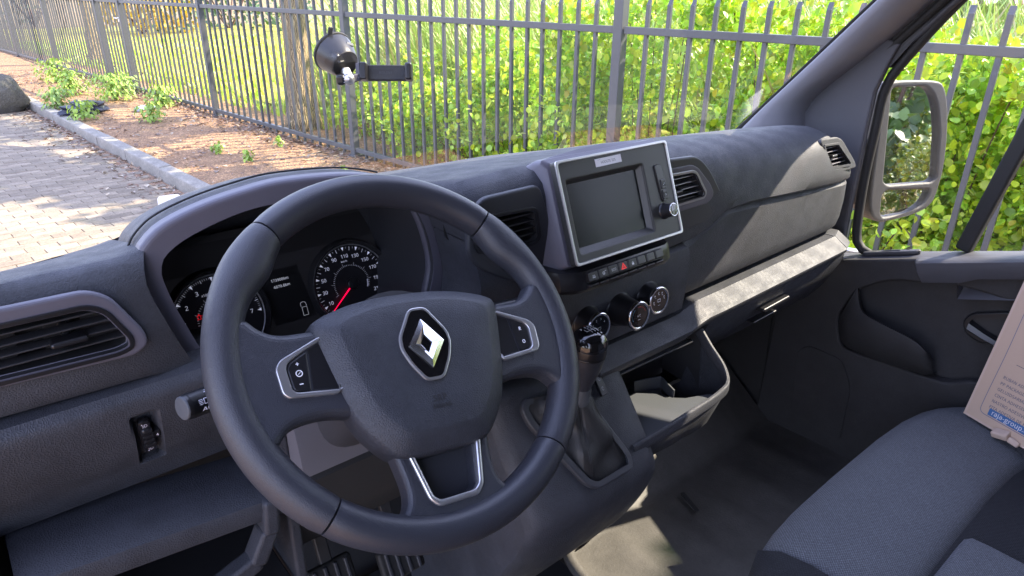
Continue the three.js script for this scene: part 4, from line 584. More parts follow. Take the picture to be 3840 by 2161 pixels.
{ // display unit
  const F = frame([0, 1.421, -0.625], [0, 0.354, 0.935]), pl = (g) => on(g, F), rect = (a, b, c, d, r) => roundPoly([[a, c], [b, c], [b, d], [a, d]], r, 4);
  const du = part(dash, 'display_unit', pl(extrude(hole(poly(rect(-0.119, 0.113, -0.0715, 0.0725, 0.005)), rect(-0.105, 0.051, -0.0565, 0.0445, 0.004)), 0.013, 0.003, 3).translate(0, 0, -0.013)), M.bezel, 'black upright multimedia display with silver outline');
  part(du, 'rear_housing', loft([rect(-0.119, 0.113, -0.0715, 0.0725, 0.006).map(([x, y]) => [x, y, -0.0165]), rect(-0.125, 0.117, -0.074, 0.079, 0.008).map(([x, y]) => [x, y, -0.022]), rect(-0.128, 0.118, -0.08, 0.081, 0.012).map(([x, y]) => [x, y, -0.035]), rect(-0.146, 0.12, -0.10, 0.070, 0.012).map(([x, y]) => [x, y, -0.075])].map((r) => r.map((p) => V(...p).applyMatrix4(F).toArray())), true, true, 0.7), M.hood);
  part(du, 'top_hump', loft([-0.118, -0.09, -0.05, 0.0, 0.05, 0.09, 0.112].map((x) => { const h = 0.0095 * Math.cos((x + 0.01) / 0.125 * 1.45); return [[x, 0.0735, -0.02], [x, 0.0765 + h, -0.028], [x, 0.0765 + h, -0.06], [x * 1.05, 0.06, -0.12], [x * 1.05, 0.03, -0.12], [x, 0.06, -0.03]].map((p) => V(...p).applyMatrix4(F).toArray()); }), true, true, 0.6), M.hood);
  part(du, 'chrome_outline', pl(extrude(hole(poly(rect(-0.1195, 0.1135, -0.072, 0.073, 0.0055)), rect(-0.1155, 0.1095, -0.068, 0.069, 0.005)), 0.0035, 0.001, 2).translate(0, 0, -0.0012)), M.silver);
  part(du, 'screen_surround', loft([rect(-0.105, 0.051, -0.0565, 0.0445, 0.004).map(([x, y]) => [x, y, -0.003]), rect(-0.0975, 0.0455, -0.0495, 0.0395, 0.003).map(([x, y]) => [x, y, -0.0105])].map((r) => r.map((p) => V(...p).applyMatrix4(F).toArray())), true, false, 0.3), M.bezel);
  part(du, 'screen', pl(extrude(poly(rect(-0.099, 0.047, -0.051, 0.041, 0.003)), 0.004, 0).translate(0, 0, -0.0145)), M.screen = mat({ color: lin(0.006, 0.009, 0.0085), roughness: 0.2, clearcoat: 0.02, ior: 1.3 }), 'blank dark greenish screen');
  const bz = part(du, 'button_bay', pl(extrude(poly(roundPoly([[0.0745, 0.040], [0.0885, 0.0395], [0.0945, 0.018], [0.0925, -0.017], [0.0795, -0.018], [0.0765, 0.01]], 0.006, 5)), 0.003, 0.001, 2).translate(0, 0, -0.0005)), M.satin);
  const ic = (s) => canvasTex(64, 64, (x) => { x.fillStyle = '#101114'; x.fillRect(0, 0, 64, 64); x.strokeStyle = x.fillStyle = '#cfd2d6'; x.lineWidth = 4; if (s) { x.beginPath(); x.arc(40, 24, 9, 0, 7); x.stroke(); x.fillRect(14, 38, 14, 8); } else { x.beginPath(); x.moveTo(20, 48); x.lineTo(20, 30); x.lineTo(32, 18); x.lineTo(44, 30); x.lineTo(44, 48); x.stroke(); } });
  [0.009, -0.007].forEach((v, i) => { const b = part(du, 'side_button', pl(rbox(0.0105, 0.0145, 0.003, 0.0012).translate(0.0860, v, 0.0028)), M.satin); part(b, 'button_icon', pl(new THREE.PlaneGeometry(0.007, 0.007).translate(0.0860, v, 0.00445)), mat({ map: ic(i === 0), roughness: 0.5 })); });
  const kb = part(du, 'volume_knob', pl(lathe([[0.0125, 0], [0.0125, 0.002], [0.0105, 0.003], [0.0100, 0.018], [0.0092, 0.0195], [0, 0.0195]], 36).translate(0.0795, -0.0315, 0)), M.satin);
  part(kb, 'knob_ring', pl(new THREE.TorusGeometry(0.0092, 0.0009, 10, 40).translate(0.0795, -0.0315, 0.0193)), M.chrome); part(kb, 'knob_cap', pl(lathe([[0, 0.0203], [0.006, 0.0201], [0.0085, 0.0196]], 30).translate(0.0795, -0.0315, 0)), M.gloss);
  const lt = canvasTex(512, 108, (x) => { x.fillStyle = '#d9d8dd'; x.fillRect(0, 0, 512, 108); x.fillStyle = '#33343c'; x.font = '50px sans-serif'; x.textAlign = 'center'; x.textBaseline = 'middle'; x.fillText('HOOGTE 325', 250, 58); x.fillStyle = '#aeb0ba'; x.fillRect(52, 14, 26, 9); x.fillRect(90, 8, 14, 14); });
  part(du, 'height_label', pl(at(new THREE.BoxGeometry(0.0535, 0.0112, 0.0004), -0.0178, 0.0599, 0.0005, 0, 0, 0.01)), mat({ map: lt, roughness: 0.45 }), 'white sticker reading HOOGTE 325');
}
{ // switch row under the display
  const B = part(dash, 'switch_row', loft([-0.142, -0.135, -0.118, -0.105, 0.075, 0.088, 0.098].map((x, i) => { const z = [-0.632, -0.615, -0.602, -0.598, -0.598, -0.604, -0.625][i]; return [[x, 1.346, -0.66], [x, 1.342, z - 0.004], [x, 1.336, z], [x, 1.318, z + 0.004], [x, 1.312, z], [x, 1.308, -0.66]]; }), true, true, 0.5), M.satin, 'black switch row under the display');
  const icons = ['heat', 'esp', 'ECO', 'haz', 'lock', '', '', ''];
  icons.forEach((k, i) => {
    const x = -0.0915 + i * 0.0203, b = part(B, 'switch_key', join(at(rbox(0.0188, 0.0135, 0.012, 0.002), x, 1.3335, -0.5975, -0.42, 0, 0), at(rbox(0.0188, 0.005, 0.010, 0.0015), x, 1.3225, -0.594, 0, 0, 0)), M.satin);
    const t = canvasTex(96, 64, (c) => { c.fillStyle = '#0c0d10'; c.fillRect(0, 0, 96, 64); c.strokeStyle = c.fillStyle = '#d5d7dc'; c.lineWidth = 4; c.textAlign = 'center'; c.textBaseline = 'middle';
      if (k === 'ECO') { c.font = '30px sans-serif'; c.fillText('ECO', 48, 34); } else if (k === 'haz') { c.strokeStyle = '#f01818'; c.fillStyle = '#c01010'; c.lineWidth = 5; c.beginPath(); c.moveTo(48, 6); c.lineTo(78, 56); c.lineTo(18, 56); c.closePath(); c.fill(); c.stroke(); c.strokeStyle = '#350000'; c.lineWidth = 3; c.beginPath(); c.moveTo(48, 26); c.lineTo(61, 48); c.lineTo(35, 48); c.closePath(); c.stroke(); } else if (k === 'lock') { c.fillRect(36, 30, 24, 20); c.beginPath(); c.arc(48, 28, 8, Math.PI, 0); c.stroke(); } else if (k === 'esp') { c.beginPath(); c.arc(44, 34, 12, 0, 7); c.stroke(); c.font = 'bold 18px sans-serif'; c.fillText('A', 44, 35); c.fillRect(60, 16, 18, 4); } else if (k === 'heat') { c.fillRect(30, 40, 34, 6); for (const q of [36, 46, 56]) { c.beginPath(); c.moveTo(q, 38); c.quadraticCurveTo(q + 6, 30, q, 22); c.stroke(); } } });
    if (k) part(b, 'key_icon', at(new THREE.PlaneGeometry(0.0165, 0.0108), x, 1.3362, -0.5917, -0.42, 0, 0), mat({ map: t, roughness: 0.4, ...(k === 'haz' ? { emissive: lin(1, 1, 1), emissiveMap: t, emissiveIntensity: 0.12 } : {}) }), k === 'haz' ? 'red hazard warning triangle' : undefined);
  });
}
{ // climate dials
  const dials = [['fan', -0.0515, 1.2335, -0.640, 0.0225, 0.030], ['temp', 0.022, 1.2345, -0.640, 0.0225, 0.045], ['air', 0.0915, 1.2355, -0.640, 0.0225, 0.027]];
  for (const [k, x, y, z, r, h] of dials) {
    const F = frame([x, y, z], [-0.03, 0.10, 0.99]), pl = (g) => on(g, F);
    const t = canvasTex(256, 256, (c) => { c.fillStyle = '#07080a'; c.fillRect(0, 0, 256, 256); c.strokeStyle = c.fillStyle = '#cfd3d8'; c.lineWidth = 5; c.textAlign = 'center'; c.textBaseline = 'middle'; c.font = '28px sans-serif'; const P = (a, q) => [128 + Math.cos(a * Math.PI / 180) * q, 128 - Math.sin(a * Math.PI / 180) * q];
      if (k === 'fan') { ['0', '1', '2', '3', '4'].forEach((s, i) => c.fillText(s, ...P(200 - i * 42, 84))); c.strokeRect(104, 130, 46, 22); c.fillRect(100, 172, 48, 4); } else if (k === 'temp') { c.font = '36px sans-serif'; c.fillText('A/C', 128, 128); c.fillRect(110, 168, 36, 4); c.strokeStyle = '#5f87a0'; c.beginPath(); c.arc(128, 128, 96, Math.PI * 0.85, Math.PI * 1.3); c.stroke(); c.strokeStyle = '#a03030'; c.beginPath(); c.arc(128, 128, 96, Math.PI * 1.45, Math.PI * 1.9); c.stroke(); } else { for (const a of [190, 140, 95, 55, 15]) { const [px, py] = P(a, 82); c.beginPath(); c.arc(px, py - 10, 6, 0, 7); c.stroke(); c.beginPath(); c.moveTo(px - 3, py); c.lineTo(px + 2, py + 16); c.lineTo(px + 16, py + 16); c.stroke(); } c.strokeRect(108, 112, 40, 30); c.fillRect(112, 178, 34, 4); } });
    const d = part(dash, 'climate_dial', pl(lathe([[r + 0.0075, -0.004], [r + 0.007, 0.001], [r + 0.0045, 0.002], [r + 0.003, 0.004], [r - 0.0015, h - 0.012], [r - 0.001, h - 0.004]], 48)), M.satin);
    part(d, 'dial_ring', pl(lathe([[r - 0.001, h - 0.005], [r + 0.0012, h - 0.003], [r + 0.0008, h + 0.0005], [r - 0.0012, h + 0.0014], [r - 0.0035, h + 0.0002]], 56)), M.chrome);
    part(d, 'dial_print', pl(new THREE.CircleGeometry(r - 0.003, 48).translate(0, 0, h - 0.0004)), mat({ map: t, roughness: 0.15, clearcoat: 0.5 }));
    const a = (k === 'fan' ? 165 : k === 'temp' ? 14 : 10) * Math.PI / 180, mk = rbox(0.007, 0.0022, 0.004, 0.0008).translate(r + 0.001, 0, h - 0.006).rotateZ(a); part(d, 'dial_marker', pl(mk), M.red, 'small red pointer on dial rim');
  }
}

// ------------------------------------------------------------------ steering wheel, turned a little to the right
const { FontLoader } = await import('three/addons/loaders/FontLoader.js'), { TextGeometry } = await import('three/addons/geometries/TextGeometry.js');
const font = await new FontLoader().loadAsync('fonts/droid/droid_sans_bold.typeface.json');
const symM = mat({ color: lin(0.78, 0.79, 0.84), roughness: 0.5 });
const text = (s, size, depth = 0.0004) => { const g = new TextGeometry(s, { font, size, depth, curveSegments: 3, bevelEnabled: false }); g.computeBoundingBox(); const b = g.boundingBox; return g.translate(-(b.min.x + b.max.x) / 2, -(b.min.y + b.max.y) / 2, 0); };
{
  const C = [-0.42, 1.363, -0.533], F = frame(C, [0, 0.674, 0.738], [0, 1, 0], -9.2 * Math.PI / 180), pl = (g) => { if (!g.userData.uvMetres) { g = strip(g); boxUV(g, 1); } on(g, F); g.userData.uvMetres = true; return g; };
  const sw = thing('steering_wheel', 'dark grey three-spoke steering wheel with a diamond emblem on its hub', 'steering wheel', C);
  const Rc = 0.1818, bell = (x) => Math.exp(-x * x);
  const seg = (a0, a1, bulge) => {
    const rows = [], n = Math.max(10, Math.round(Math.abs(a1 - a0) / 3));
    for (let i = 0; i <= n; i++) {
      const deg = lerp(a0, a1, i / n), a = deg * Math.PI / 180, q = i === 0 || i === n ? 0.965 : 1, d = (deg + 360) % 360;
      const grip = bulge * (bell((d - 36) / 9) + bell((d - 144) / 9)), ra = (0.0176 + grip) * q, rb = 0.0195 * q, r = [];
      for (let j = 0; j < 22; j++) { const t = j / 22 * 6.2832, u = Rc - grip * 0.7 + ra * Math.cos(t), w = rb * Math.sin(t); r.push([u * Math.cos(a), u * Math.sin(a), w]); }
      rows.push(r);
    }
    const g = loft(rows, true, true, 1.2), p = g.attributes.position, uv = g.attributes.uv;   // grain follows the rim
    for (let i = 0; i < p.count; i += 3) { let w0 = null; for (let k = 0; k < 3; k++) { const x = p.getX(i + k), y = p.getY(i + k), z = p.getZ(i + k); let t = Math.atan2(z, Math.hypot(x, y) - Rc), a = Math.atan2(y, x); if (w0 === null) w0 = [t, a]; if (t - w0[0] > 3.1416) t -= 6.2832; if (w0[0] - t > 3.1416) t += 6.2832; if (a - w0[1] > 3.1416) a -= 6.2832; if (w0[1] - a > 3.1416) a += 6.2832; uv.setXY(i + k, a * Rc, t * 0.018); } }
    g.userData.uvMetres = true; return g; };
  part(sw, 'rim', pl(seg(47.4, 131.6, 0)), M.wheelSmooth, 'upper arc of the rim'); part(sw, 'rim', pl(seg(132.2, 228.8, 0.005)), M.wheel, 'left grip of the rim'); part(sw, 'rim', pl(seg(229.4, 312.6, 0)), M.wheelSmooth, 'lower arc of the rim'); part(sw, 'rim', pl(seg(-46.8, 46.8, 0.005)), M.wheel, 'right grip of the rim');
  const sideSpoke = (s) => {
    const arc = []; for (let k = 0; k <= 10; k++) { const a = (163 + 42 * k / 10) * Math.PI / 180; arc.push([0.181 * Math.cos(a), 0.181 * Math.sin(a)]); }
    const pts = [...smoothPts([[-0.085, 0.030], [-0.112, 0.0295], [-0.132, 0.0305], [-0.146, 0.037], [-0.1565, 0.048]], 18), ...arc, ...smoothPts([[-0.1525, -0.072], [-0.142, -0.060], [-0.128, -0.0545], [-0.105, -0.0535], [-0.080, -0.058]], 18), [-0.075, -0.01]].map(([x, y]) => [s * x, y]);
    return extrude(poly(s > 0 ? pts : pts.reverse()), 0.030, 0.009, 5).translate(0, 0, -0.016);
  };
  part(sw, 'spoke', pl(sideSpoke(1)), M.wheel); part(sw, 'spoke', pl(sideSpoke(-1)), M.wheel);
  const lowArc = []; for (let k = 0; k <= 10; k++) { const a = (250 + 40 * k / 10) * Math.PI / 180; lowArc.push([0.181 * Math.cos(a), 0.181 * Math.sin(a)]); }
  const low = [...smoothPts([[-0.056, -0.085], [-0.0505, -0.11], [-0.0475, -0.135], [-0.0505, -0.150], [-0.060, -0.1605]], 18), ...lowArc, ...smoothPts([[0.060, -0.1605], [0.0505, -0.150], [0.0475, -0.135], [0.0505, -0.11], [0.056, -0.085]], 18), [0, -0.075]];
  part(sw, 'spoke', pl(extrude(hole(poly(low), roundPoly([[-0.034, -0.09], [-0.0235, -0.147], [-0.017, -0.1525], [0.017, -0.1525], [0.0235, -0.147], [0.034, -0.09]], 0.005)), 0.026, 0.006, 4).translate(0, 0, -0.017)), M.wheel, 'lower spoke with a recessed pocket');
  part(sw, 'spoke_pocket', pl(extrude(poly([[-0.045, -0.085], [-0.03, -0.156], [0.03, -0.156], [0.045, -0.085]]), 0.004, 0).translate(0, 0, -0.014)), M.dashSmooth);
  const U = [[-0.0415, -0.098], [-0.0295, -0.150], [-0.0215, -0.1585], [0.0215, -0.1585], [0.0295, -0.150], [0.0415, -0.098], [0.0355, -0.098], [0.0245, -0.1475], [0.0185, -0.1525], [-0.0185, -0.1525], [-0.0245, -0.1475], [-0.0355, -0.098]];
  part(sw, 'spoke_trim', pl(extrude(poly(roundPoly(U, 0.004, 3)), 0.012, 0.0025, 3).translate(0, 0, 0.0)), M.silver, 'satin silver U-shaped trim in the lower spoke');
  // airbag pad
  const half = [[0, 0.0545], [0.030, 0.0538], [0.060, 0.0500], [0.088, 0.0425], [0.1015, 0.035], [0.1025, 0.024], [0.099, 0.005], [0.094, -0.018], [0.0875, -0.045], [0.076, -0.074], [0.060, -0.096], [0.048, -0.1065], [0.030, -0.110], [0, -0.1105]], padO = [...half, ...half.slice(1, -1).reverse().map(([x, y]) => [-x, y])];
  const padS = smoothPts(padO, 96, true, 0.35).slice(0, -1), row = (s, n, dy = 0) => padS.map(([x, y]) => [x * s, -0.012 + (y + 0.012) * s + dy, n]);
  const pad = part(sw, 'airbag_pad', pl(loft([row(0.96, -0.022), row(1.0, -0.016), row(1.0, 0.008), row(0.99, 0.013), row(0.965, 0.0165), row(0.80, 0.0265), row(0.77, 0.0276), row(0.5, 0.0285), row(0.25, 0.0288), row(0.02, 0.0289)], true, true, 0.9)), M.pad, 'grained airbag cover in the middle');
  part(sw, 'hub_back', pl(lathe([[0.055, -0.05], [0.062, -0.03], [0.07, -0.018], [0.0, -0.018]], 32)), M.dark);
  const bc = [0.0, -0.0065], hex = [[-0.0085, 0.037], [0.0085, 0.037], [0.0255, 0.010], [0.0265, -0.002], [0.0205, -0.018], [0.009, -0.036], [-0.009, -0.036], [-0.0205, -0.018], [-0.0265, -0.002], [-0.0255, 0.010]].map(([x, y]) => [x + bc[0], y + bc[1]]);
  const bd = part(pad, 'emblem_recess', pl(extrude(poly(roundPoly(hex, 0.005)), 0.003, 0.0008, 2).translate(0, 0, 0.0272)), M.gloss);
  part(pad, 'emblem_border', pl(extrude(hole(poly(inset(roundPoly(hex, 0.005), -0.0012)), inset(roundPoly(hex, 0.005), 0.0008)), 0.0042, 0.0009, 2).translate(0, 0, 0.0268)), M.silver);
  const rh = (w, h, z) => { const p = [[0, h], [w, 0.0], [0, -h], [-w, 0.0]].map(([x, y]) => [x + bc[0], y + bc[1], z]), o = []; p.forEach((a, i) => { const b = p[(i + 1) % 4]; for (let k = 0; k < 4; k++) o.push(a.map((v, c) => lerp(v, b[c], k / 4))); }); return o; };
  part(pad, 'diamond_emblem', pl(loft([rh(0.0192, 0.0255, 0.0300), rh(0.0190, 0.0253, 0.0325), rh(0.0125, 0.0175, 0.0350), rh(0.0062, 0.0098, 0.0318), rh(0.0060, 0.0095, 0.0300)], true, false, 0.25)), M.chrome, 'faceted chrome diamond emblem');
  // spoke switches
  const tO = [[-0.094, 0.0228], [-0.137, 0.0045], [-0.1425, -0.003], [-0.1405, -0.0264], [-0.136, -0.0315], [-0.088, -0.0360]], tI = [[-0.092, 0.0193], [-0.113, 0.0103], [-0.130, 0.0015], [-0.1335, -0.004], [-0.1315, -0.0246], [-0.1275, -0.0278], [-0.087, -0.0318]];
  for (const s of [1, -1]) {
    const mir = (p) => p.map(([x, y]) => [s * x, y]), tr = part(sw, 'switch_trim', pl(extrude(poly([...roundPoly(mir(tO), 0.007), ...roundPoly(mir(tI), 0.004).reverse()]), 0.0055, 0.0012, 3).translate(0, 0, 0.0115)), M.silver, 'satin silver frame round the switches');
    const sx = s > 0 ? -0.111 : 0.111, key = [[-0.1115, 0.0098], [-0.129, 0.0008], [-0.1325, -0.0045], [-0.1305, -0.0243], [-0.127, -0.0270], [-0.1145, -0.0282]], blank = [[-0.085, 0.0205], [-0.1108, 0.0102], [-0.1138, -0.0282], [-0.085, -0.0312]];
    const k = part(sw, 'switch_key', pl(extrude(poly(roundPoly(mir(key), 0.003)), 0.006, 0.0015, 2).translate(0, 0, 0.0095)), M.satin); part(sw, 'switch_blank', pl(extrude(poly(mir(blank)), 0.005, 0.0008, 1).translate(0, 0, 0.0095)), M.satin);
    const cx = s * -0.1225;
    if (s > 0) { part(k, 'key_symbol', pl(text('+', 0.0046).translate(cx, -0.0015, 0.0155)), symM); part(k, 'key_symbol', pl(new THREE.TorusGeometry(0.0028, 0.00045, 6, 24).translate(cx, -0.0105, 0.0156)), symM); part(k, 'key_symbol', pl(rbox(0.003, 0.0006, 0.0004, 0.0001).rotateZ(0.7).translate(cx, -0.0105, 0.0156)), symM); part(k, 'key_symbol', pl(rbox(0.0034, 0.0009, 0.0004, 0.0001).translate(cx, -0.0205, 0.0156)), symM); }
    else { part(k, 'key_symbol', pl(text('R', 0.0040).translate(cx, -0.0035, 0.0154)), symM); part(k, 'key_symbol', pl(text('O', 0.0040).translate(cx, -0.0185, 0.0154)), symM); }
    const hx = s * -0.071, horn = [pl(bar([hx - 0.0045, -0.0035, 0.0283], [hx - 0.0045, 0.0035, 0.0283], 0.0012, 0.0012, 0.0003).translate(0, 0.017, 0)), pl(tube([[hx - 0.002, 0.015, 0.0283], [hx + 0.004, 0.0155, 0.0283], [hx + 0.006, 0.017, 0.0283], [hx + 0.004, 0.0185, 0.0283], [hx - 0.002, 0.019, 0.0283]], 0.0005, 14, 5))];
    part(pad, 'horn_symbol', join(horn.map((g) => g.translate(0, -0.0018, -0.002))), M.dark);
  }
  part(pad, 'embossed_lettering', pl(join(text('SRP', 0.0062, 0.0006).translate(0, -0.061, 0.0282), text('AIRBAG', 0.0040, 0.0006).translate(0, -0.069, 0.0281))), M.dark);
}
{ // steering column, its covers and stalks
  const col = thing('steering_column', 'steering column cover with light and wiper stalks behind the wheel', 'steering column', [-0.42, 1.26, -0.68]);
  const ax = V(0, 0.674, 0.738), c0 = V(-0.42, 1.363, -0.533), rowsC = [[-0.045, 0.052, 0.048], [-0.055, 0.066, 0.058], [-0.11, 0.070, 0.060], [-0.20, 0.064, 0.056]].map(([d, a, b]) => { const c = c0.clone().addScaledVector(ax, d), r = []; for (let j = 0; j < 28; j++) { const t = j / 28 * 6.283, e = 0.6, cx = Math.sign(Math.cos(t)) * Math.abs(Math.cos(t)) ** e * a, cy = Math.sign(Math.sin(t)) * Math.abs(Math.sin(t)) ** e * b; r.push([c.x + cx, c.y + cy * 0.738, c.z - cy * 0.674]); } return r; });
  part(col, 'column_cover', loft(rowsC, true, true, 0.8), M.dashSmooth);
  const st = (name, a, b, r, lab, cap) => {
    const A = V(...a), B = V(...b), L = A.distanceTo(B), m = new THREE.Matrix4().lookAt(B, A, V(0, 1, 0)); m.setPosition(A);
    const body = part(col, name, on(lathe([[0.006, 0], [0.0075, L * 0.5], [r * 0.92, L * 0.62], [r * 0.95, L * 0.64], [r, L * 0.65], [r, L * 0.72], [r * 0.9, L * 0.725], [r * 0.9, L * 0.735], [r, L * 0.74], [r, L * 0.97], [r * 0.93, L]], 32), m), M.satin, lab);
    part(body, 'stalk_cap', on(lathe([[r * 0.94, L * 0.985], [r * 0.92, L * 1.006], [r * 0.8, L * 1.012], [0, L * 1.012]], 32), m), cap);
    return [body, m, L];
  };
  const [lb, lm, L] = st('light_stalk', [-0.470, 1.318, -0.650], [-0.628, 1.341, -0.601], 0.0125, 'black light stalk with white symbols and grey end', M.tray);
  const t = canvasTex(256, 256, (x) => { x.fillStyle = '#0b0c10'; x.fillRect(0, 0, 256, 256); x.strokeStyle = x.fillStyle = '#eef0ff'; x.lineWidth = 5; x.font = 'bold 50px sans-serif'; x.textAlign = 'center'; x.textBaseline = 'middle'; x.fillText('AUTO', 118, 206); for (const [cx, d] of [[70, -1], [170, 1]]) { x.beginPath(); x.moveTo(cx, 108); x.lineTo(cx, 158); x.bezierCurveTo(cx + 44, 158, cx + 44, 108, cx, 108); x.stroke(); for (let k = 0; k < 4; k++) { x.beginPath(); x.moveTo(cx - 8, 112 + k * 14); x.lineTo(cx - 34, 112 + k * 14); x.stroke(); } } x.beginPath(); x.arc(128, 50, 18, 0, 7); x.stroke(); for (let k = 0; k < 8; k++) { const a = k * 0.785; x.beginPath(); x.moveTo(128 + Math.cos(a) * 25, 50 + Math.sin(a) * 25); x.lineTo(128 + Math.cos(a) * 36, 50 + Math.sin(a) * 36); x.stroke(); } });
  { // print wraps the part of the knob that faces the driver
    const g = new THREE.CylinderGeometry(0.0128, 0.0128, L * 0.24, 24, 1, true, 1.05, 2.1); const uv = g.attributes.uv; for (let i = 0; i < uv.count; i++) { const u = uv.getX(i), v = uv.getY(i); uv.setXY(i, 1 - v, u); } g.rotateX(Math.PI / 2).translate(0, 0, L * 0.86); part(lb, 'printed_sleeve', on(g, lm), mat({ map: t, roughness: 0.4 }), 'white lamp symbols and AUTO lettering'); }
  st('wiper_stalk', [-0.370, 1.318, -0.650], [-0.203, 1.322, -0.605], 0.0105, 'black wiper stalk', M.satin);
}
part(dash, 'column_surround', loft([-0.513, -0.49, -0.46, -0.42, -0.36, -0.30, -0.24].map((x) => [[x, 1.275, -0.72], [x, 1.272, -0.664], [x, 1.262, -0.655], [x, 1.20, -0.640], [x, 1.176, -0.637], [x, 1.170, -0.645], [x, 1.165, -0.74], [x, 1.20, -0.75]]), true, true, 0.6), M.column, 'mauve grey panel below the steering column, coloured lighter as if sunlit');
part(dash, 'underside_panel', loft([-0.511, -0.45, -0.36, -0.27, -0.24].map((x) => [[x, 1.162, -0.66], [x, 1.155, -0.652], [x, 1.08, -0.675], [x, 0.99, -0.735], [x, 0.97, -0.78], [x, 1.0, -0.80], [x, 1.162, -0.70]]), true, true, 0.7), M.dark, 'dark lower cover closing the footwell under the column');
{ // pedals
  const p1 = thing('brake_pedal', 'ribbed black brake pedal under the steering wheel', 'pedal', [-0.33, 0.6, -0.76]); part(p1, 'pedal_pad', at(rbox(0.075, 0.055, 0.016, 0.006), -0.335, 0.845, -0.755, -0.5, 0, 0), M.seal); for (let k = 0; k < 4; k++) part(p1, 'pad_rib', at(rbox(0.006, 0.048, 0.006, 0.002), -0.36 + k * 0.017, 0.849, -0.747, -0.5, 0, 0), M.dashSmooth); part(p1, 'pedal_arm', bar([-0.335, 0.85, -0.765], [-0.335, 1.08, -0.86], 0.02, 0.012, 0.003), M.dark);
  const p2 = thing('clutch_pedal', 'black clutch pedal at the lower edge left of the brake pedal', 'pedal', [-0.45, 0.6, -0.78]); part(p2, 'pedal_pad', at(rbox(0.075, 0.055, 0.016, 0.006), -0.445, 0.86, -0.775, -0.5, 0, 0), M.seal); for (let k = 0; k < 4; k++) part(p2, 'pad_rib', at(rbox(0.006, 0.048, 0.006, 0.002), -0.47 + k * 0.017, 0.864, -0.767, -0.5, 0, 0), M.dashSmooth); part(p2, 'pedal_arm', bar([-0.445, 0.865, -0.785], [-0.445, 1.08, -0.87], 0.02, 0.012, 0.003), M.dark);
}
